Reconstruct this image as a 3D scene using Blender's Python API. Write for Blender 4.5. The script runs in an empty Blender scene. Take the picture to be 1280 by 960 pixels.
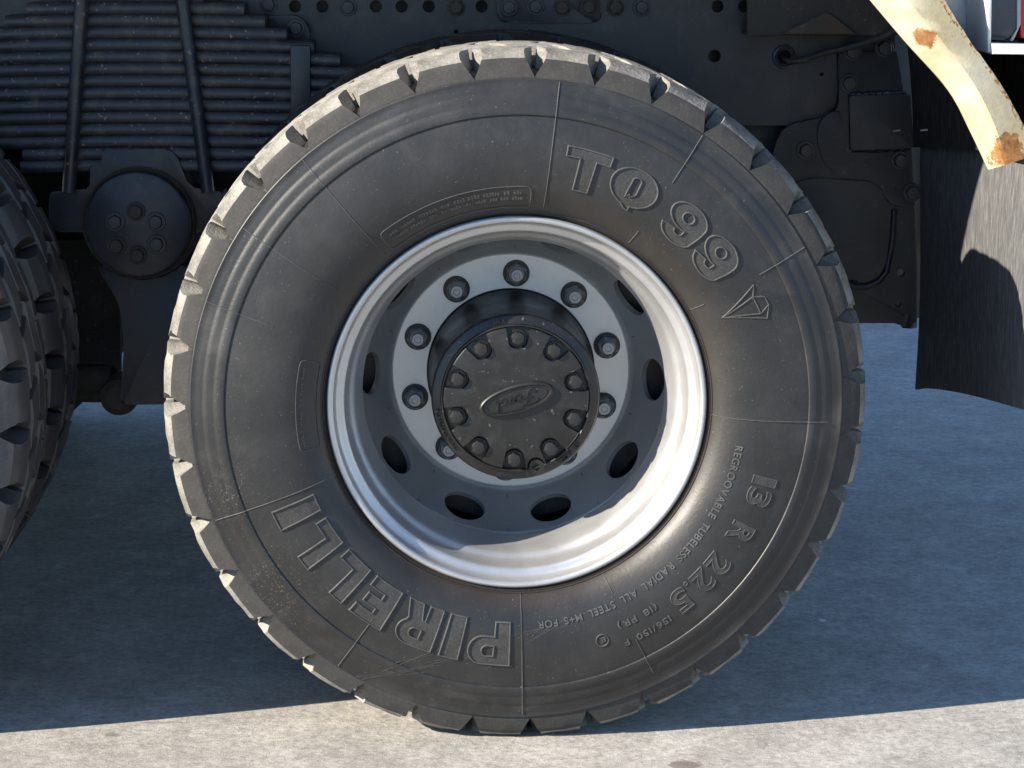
import bpy, bmesh, math, random
from mathutils import Vector, Matrix
import numpy as np

random.seed(7)
PI = math.pi
rad = math.radians

# ------------------------------------------------------------------ camera
HA = 0.5500                       # axle height above the ground
F_PX = 2848.0
PITCH, YAW = 0.2028, 0.0379
CAM = Vector((-0.1409, -3.4942, 0.7529 + HA))
FWD = Vector((math.sin(YAW) * math.cos(PITCH), math.cos(YAW) * math.cos(PITCH), -math.sin(PITCH)))
RGT = Vector((math.cos(YAW), -math.sin(YAW), 0))
UPV = RGT.cross(FWD)
sc = bpy.context.scene
col = sc.collection
cd = bpy.data.cameras.new('camera')
cam = bpy.data.objects.new('camera', cd)
col.objects.link(cam)
cd.sensor_width = 36
cd.lens = F_PX / 1280 * 36
cd.clip_start = 0.05
cd.clip_end = 2000
m3 = Matrix((RGT, UPV, -FWD)).transposed()
cam.matrix_world = Matrix.Translation(CAM) @ m3.to_4x4()
sc.camera = cam

# ------------------------------------------------------------------ sky, sun, exposure
SUN = Vector((1.8, 0.66, -1.0)).normalized()        # direction the light travels
el = math.asin(-SUN.z)
az = math.atan2(-SUN.x, -SUN.y)                    # from +Y towards +X
w = bpy.data.worlds.new('World')
sc.world = w
w.use_nodes = True
nt = w.node_tree
bg = nt.nodes['Background']
sky = nt.nodes.new('ShaderNodeTexSky')
sky.sky_type = 'NISHITA'
sky.sun_disc = False
sky.sun_elevation = el
sky.sun_rotation = az
sky.air_density = 0.9
sky.dust_density = 0.0
sky.ozone_density = 4.0
nt.links.new(sky.outputs[0], bg.inputs[0])
bg.inputs[1].default_value = 0.105
sl = bpy.data.lights.new('sun', 'SUN')
sl.energy = 5.0
sl.angle = rad(0.5)
sl.color = (1.0, 0.90, 0.76)
so = bpy.data.objects.new('sun', sl)
so.rotation_euler = SUN.to_track_quat('-Z', 'Y').to_euler()
so.location = (-8, -3, 6)
col.objects.link(so)
sc.cycles.max_bounces = 6
sc.cycles.diffuse_bounces = 3
sc.cycles.glossy_bounces = 3
sc.view_settings.view_transform = 'Standard'
sc.view_settings.look = 'None'
sc.view_settings.exposure = 1.38
sc.view_settings.gamma = 1.0
sc.view_settings.use_curve_mapping = False


def at(x, y, Y):
    """pixel of the 1280 x 960 photograph -> point in the place, on the vertical plane at depth Y"""
    d = FWD + RGT * ((x - 640) / F_PX) + UPV * ((480 - y) / F_PX)
    return CAM + d * ((Y - CAM.y) / d.y)


# ------------------------------------------------------------------ materials
class NT:
    def __init__(s, name):
        s.m = bpy.data.materials.new(name)
        s.m.use_nodes = True
        s.t = s.m.node_tree
        s.b = s.t.nodes['Principled BSDF']
        s.co = s.t.nodes.new('ShaderNodeTexCoord')

    def n(s, typ, **kw):
        nd = s.t.nodes.new(typ)
        for k, v in kw.items():
            if k.startswith('i_'):
                key = k[2:]
                key = int(key) if key.isdigit() else key
                nd.inputs[key].default_value = v
            else:
                setattr(nd, k, v)
        return nd

    def l(s, a, b):
        s.t.links.new(a, b)

    def vec(s, scale=(1, 1, 1), loc=(0, 0, 0), rot=(0, 0, 0)):
        mp = s.n('ShaderNodeMapping')
        mp.inputs['Scale'].default_value = scale
        mp.inputs['Location'].default_value = loc
        mp.inputs['Rotation'].default_value = rot
        s.l(s.co.outputs['Object'], mp.inputs[0])
        return mp.outputs[0]

    def noise(s, scale, detail=4, rough=.55, v=None, dist=0):
        nd = s.n('ShaderNodeTexNoise')
        nd.inputs['Scale'].default_value = scale
        nd.inputs['Detail'].default_value = detail
        nd.inputs['Roughness'].default_value = rough
        nd.inputs['Distortion'].default_value = dist
        s.l(v if v is not None else s.co.outputs['Object'], nd.inputs['Vector'])
        return nd.outputs[0]

    def ramp(s, fac, stops):
        r = s.n('ShaderNodeValToRGB')
        e = r.color_ramp.elements
        while len(e) < len(stops):
            e.new(.5)
        for i, (p, c) in enumerate(stops):
            e[i].position = p
            if isinstance(c, (int, float)):
                c = (c, c, c)
            e[i].color = (*c, 1)
        s.l(fac, r.inputs[0])
        return r.outputs[0]

    def mix(s, fac, a, b, mode='MIX'):
        mx = s.n('ShaderNodeMix')
        mx.data_type = 'RGBA'
        mx.blend_type = mode
        for sock, v in ((mx.inputs[0], fac), (mx.inputs[6], a), (mx.inputs[7], b)):
            if isinstance(v, (int, float)):
                sock.default_value = v if sock.type == 'VALUE' else (v, v, v, 1)
            elif isinstance(v, tuple):
                sock.default_value = (*v, 1)
            else:
                s.l(v, sock)
        return mx.outputs[2]

    def math(s, op, a, b=None):
        nd = s.n('ShaderNodeMath', operation=op)
        for i, v in enumerate((a, b)):
            if v is None:
                continue
            if isinstance(v, (int, float)):
                nd.inputs[i].default_value = v
            else:
                s.l(v, nd.inputs[i])
        return nd.outputs[0]

    def bump(s, h, strength=.3, dist=.002, prev=None):
        b = s.n('ShaderNodeBump')
        b.inputs['Strength'].default_value = strength
        b.inputs['Distance'].default_value = dist
        s.l(h, b.inputs['Height'])
        if prev is not None:
            s.l(prev, b.inputs['Normal'])
        return b.outputs[0]

    def done(s, color=None, rough=None, normal=None, metallic=None, spec=None, coat=None):
        def put(name, v):
            if v is None:
                return
            k = s.b.inputs[name]
            if isinstance(v, (int, float)):
                k.default_value = v
            elif isinstance(v, tuple):
                k.default_value = (*v, 1)
            else:
                s.l(v, k)
        put('Base Color', color)
        put('Roughness', rough)
        put('Metallic', metallic)
        put('Specular IOR Level', spec)
        put('Coat Weight', coat)
        if normal is not None:
            s.l(normal, s.b.inputs['Normal'])
        return s.m


M = {}


def mat_rubber():
    t = NT('tyre_rubber')
    big = t.noise(7, 5, .6)
    fine = t.noise(160, 3, .6)
    spk = t.noise(330, 2, .5)
    base = t.ramp(big, [(.3, (.0125, .0128, .0135)), (.52, (.018, .0182, .0187)), (.75, (.031, .0308, .0304))])
    # brownish bloom next to the bead, chalky bloom in patches
    sep = t.n('ShaderNodeSeparateXYZ')
    t.l(t.co.outputs['Object'], sep.inputs[0])
    r2 = t.math('ADD', t.math('MULTIPLY', sep.outputs[0], sep.outputs[0]), t.math('MULTIPLY', sep.outputs[2], sep.outputs[2]))
    r = t.math('SQRT', r2)
    near = t.ramp(r, [(.0, 0), (.300, 1), (.312, .8), (.35, 0)])
    c = t.mix(t.math('MULTIPLY', near, .55), base, (.036, .028, .021))
    patch = t.ramp(t.noise(11, 6, .62, dist=.4), [(.53, 0), (.70, 1)])
    outer = t.ramp(r, [(.40, .25), (.47, 1), (.51, 1), (.53, .5)])
    c = t.mix(t.math('MULTIPLY', t.math('MULTIPLY', patch, outer), .38), c, (.075, .073, .07))
    specks = t.ramp(spk, [(.71, 0), (.75, 1)])
    c = t.mix(t.math('MULTIPLY', specks, .65), c, (.2, .185, .16))
    # dried mud spatter on the shoulder ribs, thick at the lower left, thin elsewhere
    zone = None
    for (ang, rr, size) in ((-143, .487, .12), (-163, .485, .09)):
        d = t.n('ShaderNodeVectorMath', operation='DISTANCE')
        t.l(t.co.outputs['Object'], d.inputs[0])
        d.inputs[1].default_value = (rr * math.cos(rad(ang)), -.02, rr * math.sin(rad(ang)))
        z = t.n('ShaderNodeMapRange', i_1=size, i_2=size * .3, i_4=(1.0 if ang < 0 else .55))
        t.l(d.outputs['Value'], z.inputs[0])
        zone = z.outputs[0] if zone is None else t.math('MAXIMUM', zone, z.outputs[0])
    spat = t.ramp(t.math('ADD', t.noise(330, 2, .5, v=t.vec((1, 1, 1), (4, 4, 4))), t.math('MULTIPLY', zone, .085)), [(.70, 0), (.735, 1)])
    c = t.mix(t.math('MULTIPLY', spat, t.math('MULTIPLY', zone, .45)), c, (.15, .13, .10))
    h = t.math('ADD', fine, t.math('MULTIPLY', t.noise(45, 4), .7))
    nrm = t.bump(h, .25, .0012)
    return t.done(c, t.ramp(big, [(.3, .40), (.7, .54)]), nrm, spec=.5)


def mat_tread(name, base, dust, amount, bump=.5, rough=.78):
    t = NT(name)
    n1 = t.noise(26, 5, .65)
    n2 = t.noise(240, 3, .6)
    f = t.ramp(n1, [(.32, 0), (.62, 1)])
    c = t.mix(t.math('MULTIPLY', f, amount), base, dust)
    c = t.mix(t.math('MULTIPLY', t.ramp(n2, [(.5, 0), (.7, 1)]), .35), c, tuple(min(1, x * 1.5) for x in dust))
    nrm = t.bump(t.math('ADD', n2, t.math('MULTIPLY', t.noise(70, 4, .7), 1.4)), bump, .0022)
    return t.done(c, rough, nrm, spec=.4)


def mat_paint(name, c1, c2, rough=.45, dustc=(.16, .13, .1), dust=.35, spark=.5, scale=9, metallic=0, spec=.5, bump=.12):
    t = NT(name)
    n1 = t.noise(scale, 4, .62)
    n2 = t.noise(120, 3, .6)
    c = t.ramp(n1, [(.3, c1), (.7, c2)])
    d = t.ramp(t.noise(scale * 1.7, 4, .7, v=t.vec((1, 1, 1), (3.1, 7.7, 2.2))), [(.52, 0), (.72, 1)])
    c = t.mix(t.math('MULTIPLY', d, dust), c, dustc)
    s = t.ramp(t.noise(150, 2, .5), [(.685, 0), (.72, 1)])
    c = t.mix(t.math('MULTIPLY', s, spark), c, tuple(min(1, x * 2.2) for x in dustc))
    nrm = t.bump(t.math('ADD', n2, t.noise(35, 3)), bump, .0015)
    return t.done(c, t.ramp(n1, [(.3, rough - .06), (.7, rough + .12)]), nrm, metallic=metallic, spec=spec)


def mat_silver():
    t = NT('silver_wheel_paint')
    n1 = t.noise(13, 5, .6)
    c = t.ramp(n1, [(.3, (.47, .475, .48)), (.7, (.54, .543, .546))])
    d = t.ramp(t.noise(24, 7, .7, dist=.3), [(.56, 0), (.75, 1)])
    c = t.mix(t.math('MULTIPLY', d, .25), c, (.27, .255, .235))
    s = t.ramp(t.noise(230, 2, .5), [(.73, 0), (.77, 1)])
    c = t.mix(t.math('MULTIPLY', s, .5), c, (.2, .19, .18))
    nrm = t.bump(t.math('ADD', t.noise(240, 2), t.math('MULTIPLY', t.noise(42, 3), 1.0)), .1, .0012)
    return t.done(c, t.ramp(n1, [(.3, .37), (.7, .46)]), nrm, metallic=.72, spec=.4)


def mat_ground():
    t = NT('brushed_concrete')
    big = t.noise(1.3, 5, .6)
    mid = t.noise(6, 6, .68)
    strk = t.noise(48, 4, .65, v=t.vec((.75, 1.0, 1)))
    strk2 = t.noise(120, 4, .7, v=t.vec((.8, 1.0, 1)))
    grit = t.noise(420, 3, .6)
    c = t.ramp(big, [(.3, (.375, .355, .322)), (.7, (.465, .445, .41))])
    c = t.mix(.75, c, t.ramp(mid, [(.3, .55), (.7, 1.05)]), 'MULTIPLY')
    c = t.mix(.75, c, t.ramp(strk, [(.3, .66), (.62, 1.12)]), 'MULTIPLY')
    c = t.mix(.62, c, t.ramp(strk2, [(.32, .55), (.6, 1.12)]), 'MULTIPLY')
    c = t.mix(.45, c, t.ramp(grit, [(.3, .6), (.65, 1.1)]), 'MULTIPLY')
    pale = t.ramp(t.noise(11, 5, .7, v=t.vec((.9, 1, 1), (5, 2, 0))), [(.55, 0), (.72, 1)])
    c = t.mix(t.math('MULTIPLY', pale, .4), c, (.54, .53, .51))
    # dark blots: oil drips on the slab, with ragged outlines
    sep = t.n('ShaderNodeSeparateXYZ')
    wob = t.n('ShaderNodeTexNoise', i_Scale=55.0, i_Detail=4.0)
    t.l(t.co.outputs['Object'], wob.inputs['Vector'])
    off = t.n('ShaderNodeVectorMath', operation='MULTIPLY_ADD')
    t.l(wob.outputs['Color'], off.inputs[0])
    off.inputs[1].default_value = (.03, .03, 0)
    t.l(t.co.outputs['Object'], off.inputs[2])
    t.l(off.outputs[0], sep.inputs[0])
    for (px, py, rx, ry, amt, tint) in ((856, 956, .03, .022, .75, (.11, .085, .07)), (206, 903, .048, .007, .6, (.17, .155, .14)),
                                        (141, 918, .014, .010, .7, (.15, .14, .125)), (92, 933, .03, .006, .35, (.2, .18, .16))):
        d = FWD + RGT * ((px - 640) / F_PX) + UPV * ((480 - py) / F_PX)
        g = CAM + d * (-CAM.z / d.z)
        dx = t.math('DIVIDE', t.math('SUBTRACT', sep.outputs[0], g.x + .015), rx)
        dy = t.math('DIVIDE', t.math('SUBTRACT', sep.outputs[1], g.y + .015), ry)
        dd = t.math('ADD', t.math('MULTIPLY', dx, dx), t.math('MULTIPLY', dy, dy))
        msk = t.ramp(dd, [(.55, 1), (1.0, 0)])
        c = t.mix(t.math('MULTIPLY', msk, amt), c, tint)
    # sparse dark pits and a few pale aggregate grains
    pits = t.ramp(t.noise(95, 2, .5, v=t.vec((.7, 1, 1), (9, 1, 0))), [(.66, 0), (.70, 1)])
    c = t.mix(t.math('MULTIPLY', pits, .45), c, (.17, .16, .145))
    grains = t.ramp(t.noise(160, 1, .5, v=t.vec((1, 1, 1), (2, 8, 0))), [(.70, 0), (.73, 1)])
    c = t.mix(t.math('MULTIPLY', grains, .5), c, (.62, .60, .56))
    h = t.math('ADD', t.math('MULTIPLY', strk2, 1.0), t.math('ADD', t.math('MULTIPLY', grit, .5), t.math('MULTIPLY', strk, .8)))
    nrm = t.bump(h, .55, .0035)
    return t.done(c, .82, nrm, spec=.3)


def mat_flap(name='mudflap_rubber', cols=((.068, .0685, .070), (.098, .099, .101), (.15, .151, .153))):
    t = NT(name)
    v = t.vec((1, 1, .16))
    n1 = t.noise(130, 5, .65, v=v)
    n2 = t.noise(330, 3, .6, v=t.vec((1, 1, .22)))
    c = t.ramp(n1, [(.3, cols[0]), (.5, cols[1]), (.68, cols[2])])
    c = t.mix(.4, c, t.ramp(n2, [(.35, .5), (.65, 1.3)]), 'MULTIPLY')
    nrm = t.bump(t.math('ADD', n1, n2), .4, .003)
    return t.done(c, .8, nrm, spec=.15)


def mat_cream(name='rusty_cream_paint', thr=.69):
    t = NT(name)
    n1 = t.noise(10, 6, .65)
    c = t.ramp(n1, [(.32, (.40, .32, .17)), (.5, (.52, .45, .29)), (.7, (.55, .51, .40))])
    c = t.mix(t.math('MULTIPLY', t.ramp(t.noise(21, 6, .7), [(.5, 0), (.75, 1)]), .35), c, (.34, .29, .20))
    wob = t.n('ShaderNodeTexNoise', i_Scale=55.0, i_Detail=6.0, i_Roughness=.7)
    t.l(t.co.outputs['Object'], wob.inputs['Vector'])
    rustc = t.ramp(t.noise(90, 5, .7), [(.3, (.16, .065, .024)), (.55, (.32, .15, .05)), (.75, (.45, .28, .13))])
    mask = t.ramp(t.noise(120, 4, .6), [(thr, 0), (thr + .025, 1)])
    for (px, py, R, soft) in ((1155, 50, .019, .012), (1262, 188, .030, .02), (1243, 205, .018, .03)):
        p = at(px, py, -.052) - Vector((0, 0, HA))
        d = t.n('ShaderNodeVectorMath', operation='DISTANCE')
        t.l(t.co.outputs['Object'], d.inputs[0])
        d.inputs[1].default_value = p
        dd = t.math('ADD', d.outputs['Value'], t.math('MULTIPLY', t.math('SUBTRACT', wob.outputs[0], .5), soft * 3.2))
        nd = t.n('ShaderNodeMapRange')
        nd.inputs['From Min'].default_value = R
        nd.inputs['From Max'].default_value = R - .004
        t.l(dd, nd.inputs['Value'])
        mask = t.math('MAXIMUM', mask, nd.outputs[0])
    c = t.mix(mask, c, rustc)
    nrm = t.bump(t.math('ADD', t.noise(60, 5, .7), t.math('MULTIPLY', mask, -.6)), .3, .003)
    return t.done(c, t.mix(mask, .5, .9), nrm, spec=.4)


M['rubber'] = mat_rubber()
M['tread'] = mat_tread('worn_tread_rubber', (.10, .096, .088), (.26, .25, .222), .9)
M['tread_side'] = mat_tread('tread_side_rubber', (.028, .0275, .027), (.052, .050, .046), .6, .16)
M['ridge'] = mat_tread('polished_highlight_rubber', (.054, .053, .0515), (.10, .098, .094), .6, .08, .30)  # low roughness, plus a paler colour standing in for highlights on the ridges
M['muddy'] = mat_tread('muddy_rubber', (.045, .046, .05), (.075, .071, .066), .6, .2, .38)
M['mud'] = mat_tread('caked_mud', (.05, .042, .034), (.11, .085, .058), .7, .5, .85)
M['silver'] = mat_silver()
M['letter'] = mat_tread('raised_letter_rubber', (.030, .0296, .029), (.055, .0537, .0515), .5, .3, .5)
M['hub'] = mat_paint('black_hub_paint', (.008, .0079, .0078), (.013, .0127, .0124), .40, (.06, .057, .053), .22, .6, 22)
M['drum'] = mat_paint('black_drum_paint', (.008, .008, .008), (.018, .0175, .017), .38, (.08, .07, .06), .3, .3, 18)
M['steel'] = mat_paint('grey_stud_steel', (.26, .27, .285), (.36, .37, .385), .4, (.2, .19, .17), .3, .3, 40, .6)
M['nut'] = mat_paint('dark_nut_steel', (.14, .145, .15), (.23, .235, .24), .3, (.1, .09, .08), .3, .4, 60, .35)
M['chassis'] = mat_paint('blue_black_chassis_paint', (.012, .014, .019), (.022, .025, .031), .42, (.075, .068, .06), .45, .5, 7)
M['spring'] = mat_paint('dusty_spring_paint', (.011, .013, .019), (.022, .026, .034), .38, (.10, .08, .06), .6, 1.0, 17)
M['brown'] = mat_paint('mud_stained_steel', (.026, .023, .02), (.05, .042, .034), .7, (.10, .078, .055), .5, .6, 10)
M['shaded_underside'] = mat_paint('shade_black_underside', (.006, .0055, .005), (.011, .010, .009), .85, (.05, .036, .026), .25, .6, 30, spec=.08)  # near-black colour stands in for the shade under the mudguard
M['rusty'] = mat_paint('rusty_steel', (.05, .036, .026), (.10, .068, .045), .85, (.15, .10, .065), .5, .3, 16)
M['white'] = mat_paint('dirty_white_paint', (.58, .58, .56), (.70, .70, .68), .45, (.3, .27, .22), .35, .4, 11)
M['lampblue'] = mat_paint('dark_lamp_plastic', (.03, .036, .05), (.04, .048, .064), .28, (.1, .1, .1), .15, .2, 12)
M['red'] = mat_paint('red_lens_plastic', (.42, .012, .018), (.5, .02, .025), .15, (.3, .05, .05), .1, .1, 12)
M['cream'] = mat_cream()
M['cream_edge'] = mat_cream('chipped_cream_edge', .53)
M['flap'] = mat_flap()
M['ground'] = mat_ground()
M['splash'] = mat_flap('shaded_flap_rubber', ((.014, .0125, .011), (.028, .025, .022), (.06, .052, .044)))  # flap rubber darkened, its shade put into the colour
M['gusset'] = mat_paint('dusty_black_gusset_paint', (.014, .0138, .014), (.025, .0243, .0238), .5, (.07, .058, .046), .45, .5, 8)
M['stone'] = mat_paint('pale_chip', (.55, .55, .54), (.65, .65, .63), .8, (.4, .38, .34), .3, .2, 90)


# ------------------------------------------------------------------ mesh helpers
def finish(name, me, mats, parent=None, smooth=True, angle=35, loc=None):
    o = bpy.data.objects.new(name, me)
    col.objects.link(o)
    if not isinstance(mats, (list, tuple)):
        mats = [mats]
    for m in mats:
        me.materials.append(M[m] if isinstance(m, str) else m)
    if smooth:
        me.shade_smooth()
        me.set_sharp_from_angle(angle=rad(angle))
    if parent:
        o.parent = parent
    if loc is not None:
        o.location = loc
    return o


def mesh_from(name, verts, faces, midx=None):
    me = bpy.data.meshes.new(name)
    me.from_pydata([tuple(v) for v in verts], [], faces)
    if midx is not None:
        me.polygons.foreach_set('material_index', midx)
    me.update()
    return me


def obj(name, bm, mats, parent=None, smooth=True, angle=35, loc=None):
    bmesh.ops.recalc_face_normals(bm, faces=bm.faces[:])
    me = bpy.data.meshes.new(name)
    bm.to_mesh(me)
    bm.free()
    return finish(name, me, mats, parent, smooth, angle, loc)


def empty(name, loc=(0, 0, 0), parent=None):
    o = bpy.data.objects.new(name, None)
    o.empty_display_size = .1
    o.location = loc
    col.objects.link(o)
    if parent:
        o.parent = parent
    return o


def tag(o, label=None, cat=None, group=None, kind=None):
    for k, v in (('label', label), ('category', cat), ('group', group), ('kind', kind)):
        if v:
            o[k] = v
    return o


def lathe(prof, seg=192, closed=False, bm=None, mi=0):
    """revolve (r, y) round the Y axis"""
    bm = bm or bmesh.new()
    rings = []
    for (r, y) in prof:
        if r < 1e-6:
            rings.append([bm.verts.new((0, y, 0))])
        else:
            rings.append([bm.verts.new((r * math.cos(2 * PI * k / seg), y, r * math.sin(2 * PI * k / seg))) for k in range(seg)])
    n = len(rings)
    for i in range(n if closed else n - 1):
        a, b = rings[i], rings[(i + 1) % n]
        for k in range(seg):
            k2 = (k + 1) % seg
            if len(a) == 1 and len(b) == 1:
                continue
            if len(a) == 1:
                f = bm.faces.new((a[0], b[k], b[k2]))
            elif len(b) == 1:
                f = bm.faces.new((a[k], b[0], a[k2]))
            else:
                f = bm.faces.new((a[k], b[k], b[k2], a[k2]))
            f.material_index = mi
    return bm


def box(bm, x0, x1, y0, y1, z0, z1, bev=0.0, seg=2, mi=0):
    vs = [bm.verts.new((x, y, z)) for x in (x0, x1) for y in (y0, y1) for z in (z0, z1)]
    fs = [bm.faces.new([vs[i] for i in q]) for q in ((0, 1, 3, 2), (4, 6, 7, 5), (0, 4, 5, 1), (2, 3, 7, 6), (0, 2, 6, 4), (1, 5, 7, 3))]
    for f in fs:
        f.material_index = mi
    if bev:
        es = list({e for f in fs for e in f.edges})
        bmesh.ops.bevel(bm, geom=es, offset=bev, segments=seg, affect='EDGES', profile=.5, clamp_overlap=True)
    return bm


def plate(bm, pts, y0, y1, bev=0.0, seg=2, mi=0):
    """polygon in XZ (list of (x, z)) given thickness from y0 (front) to y1 (back), front edge bevelled"""
    a = [bm.verts.new((x, y0, z)) for x, z in pts]
    b = [bm.verts.new((x, y1, z)) for x, z in pts]
    f1 = bm.faces.new(a)
    f2 = bm.faces.new(b[::-1])
    n = len(pts)
    fs = [f1, f2]
    for i in range(n):
        fs.append(bm.faces.new((a[i], b[i], b[(i + 1) % n], a[(i + 1) % n])))
    for f in fs:
        f.material_index = mi
    if bev:
        bmesh.ops.bevel(bm, geom=list(f1.edges), offset=bev, segments=seg, affect='EDGES', profile=.5, clamp_overlap=True)
    return bm


def pxz(pts, Y):
    return [(at(x, y, Y).x, at(x, y, Y).z) for x, y in pts]


def rounded(pts, r, n=5):
    """round the corners of a polygon; r is a number or one number per corner"""
    out = []
    m = len(pts)
    for i in range(m):
        p = Vector((*pts[i], 0))
        a = Vector((*pts[i - 1], 0)) - p
        b = Vector((*pts[(i + 1) % m], 0)) - p
        rr = r[i] if isinstance(r, (list, tuple)) else r
        rr = min(rr, a.length * .45, b.length * .45)
        if rr < 1e-5:
            out.append(pts[i])
            continue
        s, e = p + a.normalized() * rr, p + b.normalized() * rr
        for k in range(n + 1):
            t = k / n
            q = s * (1 - t) ** 2 + p * 2 * t * (1 - t) + e * t * t
            out.append((q.x, q.y))
    return out


def tube(bm, pts, R, n=12, mi=0, cap=True):
    pts = [Vector(p) for p in pts]
    rings = []
    up = None
    for i, p in enumerate(pts):
        d = (pts[min(i + 1, len(pts) - 1)] - pts[max(i - 1, 0)]).normalized()
        if up is None:
            up = Vector((0, 0, 1)) if abs(d.z) < .9 else Vector((1, 0, 0))
        u = d.cross(up).normalized()
        v = u.cross(d).normalized()
        up = v
        r = R[i] if isinstance(R, (list, tuple)) else R
        rings.append([bm.verts.new(p + (u * math.cos(2 * PI * k / n) + v * math.sin(2 * PI * k / n)) * r) for k in range(n)])
    for a, b in zip(rings, rings[1:]):
        for k in range(n):
            bm.faces.new((a[k], a[(k + 1) % n], b[(k + 1) % n], b[k])).material_index = mi
    if cap:
        bm.faces.new(rings[0][::-1]).material_index = mi
        bm.faces.new(rings[-1]).material_index = mi
    return bm


def spline(pts, n=8):
    """Catmull-Rom through points"""
    P = [Vector(p) for p in pts]
    out = []
    for i in range(len(P) - 1):
        a, b, c, d = P[max(i - 1, 0)], P[i], P[i + 1], P[min(i + 2, len(P) - 1)]
        for k in range(n):
            t = k / n
            out.append(.5 * ((2 * b) + (c - a) * t + (2 * a - 5 * b + 4 * c - d) * t * t + (3 * b - a - 3 * c + d) * t ** 3))
    out.append(P[-1])
    return out


def hex_mesh(name, R, h, washer=None, dome=.0015, stud=None, mats=1):
    """bolt head pointing to -Y, seated at y = 0"""
    bm = bmesh.new()
    if washer:
        for (r0, r1, ya, yb) in ((washer * .55, washer, 0, -.003),):
            lathe([(r1, ya), (r1, yb * .7), (r1 * .96, yb), (r0, yb)], 24, bm=bm, mi=0)
    z0 = -.003 if washer else 0
    rings = []
    for (rr, y, rnd) in ((R, z0, 0), (R, z0 - h + .0025, 0), (R * .90, z0 - h, .5)):
        ring = []
        for k in range(24):
            a = 2 * PI * k / 24
            f = (a + PI / 6) % (PI / 3) - PI / 6
            hx = math.cos(PI / 6) / math.cos(f)
            hr = hx * (1 - rnd) + .9 * rnd
            ring.append(bm.verts.new((rr * hr * math.cos(a + .3), y, rr * hr * math.sin(a + .3))))
        rings.append(ring)
    for a, b in zip(rings, rings[1:]):
        for k in range(24):
            bm.faces.new((a[k], a[(k + 1) % 24], b[(k + 1) % 24], b[k])).material_index = 1 if stud else 0
    if stud:
        rs, hs = stud
        ytop = z0 - h
        lathe([(R * .80, ytop + .0001), (rs * 1.18, ytop + .003), (rs, ytop + .003)], 24, bm=bm, mi=1)
        top = rings[-1]
        c = [bm.verts.new((R * .80 * math.cos(2 * PI * k / 24 + .3), ytop, R * .80 * math.sin(2 * PI * k / 24 + .3))) for k in range(24)]
        for k in range(24):
            bm.faces.new((top[k], top[(k + 1) % 24], c[(k + 1) % 24], c[k])).material_index = 1
        lathe([(rs, ytop + .004), (rs, ytop - hs + .002), (rs * .84, ytop - hs), (rs * .5, ytop - hs), (rs * .42, ytop - hs + .0012), (0, ytop - hs + .0014)], 24, bm=bm, mi=mats - 1)
    else:
        c = bm.verts.new((0, z0 - h - dome, 0))
        for k in range(24):
            bm.faces.new((rings[-1][k], rings[-1][(k + 1) % 24], c))
    bmesh.ops.recalc_face_normals(bm, faces=bm.faces[:])
    me = bpy.data.meshes.new(name)
    bm.to_mesh(me)
    bm.free()
    me.shade_smooth()
    me.set_sharp_from_angle(angle=rad(30))
    return me


def inst(name, me, parent, loc, rot=(0, 0, 0)):
    o = bpy.data.objects.new(name, me)
    col.objects.link(o)
    o.parent = parent
    o.location = loc
    o.rotation_euler = rot
    return o


def cut_holes(o, holes):
    """drill round holes (x, z, radius) along Y through a plate object, baked into its mesh"""
    bm = bmesh.new()
    for (x, z, r) in holes:
        a = [bm.verts.new((x + r * math.cos(2 * PI * k / 28), -3, z + r * math.sin(2 * PI * k / 28))) for k in range(28)]
        b = [bm.verts.new((v.co.x, 3, v.co.z)) for v in a]
        bm.faces.new(a)
        bm.faces.new(b[::-1])
        for k in range(28):
            bm.faces.new((a[k], b[k], b[(k + 1) % 28], a[(k + 1) % 28]))
    bmesh.ops.recalc_face_normals(bm, faces=bm.faces[:])
    me = bpy.data.meshes.new('cutter')
    bm.to_mesh(me)
    bm.free()
    c = bpy.data.objects.new('cutter', me)
    col.objects.link(c)
    md = o.modifiers.new('b', 'BOOLEAN')
    md.object = c
    md.operation = 'DIFFERENCE'
    md.solver = 'EXACT'
    bpy.context.view_layer.update()
    dg = bpy.context.evaluated_depsgraph_get()
    new = bpy.data.meshes.new_from_object(o.evaluated_get(dg))
    o.modifiers.clear()
    o.data = new
    bpy.data.objects.remove(c)
    new.shade_smooth()
    new.set_sharp_from_angle(angle=rad(25))


# ------------------------------------------------------------------ ground
gm = bmesh.new()
xs = [-300, -60, -12, -4, 4, 12, 60, 300]
ys = [-200, -40, -8, -2, 3, 12, 60, 400]
gv = [[gm.verts.new((x, y, 0)) for y in ys] for x in xs]
for i in range(len(xs) - 1):
    for j in range(len(ys) - 1):
        gm.faces.new((gv[i][j], gv[i + 1][j], gv[i + 1][j + 1], gv[i][j + 1]))
tag(obj('ground', gm, 'ground', smooth=False), 'pale brushed concrete slab the truck stands on', None, kind='structure')

# ------------------------------------------------------------------ the truck
truck = tag(empty('dump_truck'), 'dark-framed truck with dual rear wheels, silver rim and rusty cream mudguard', 'truck')

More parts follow.
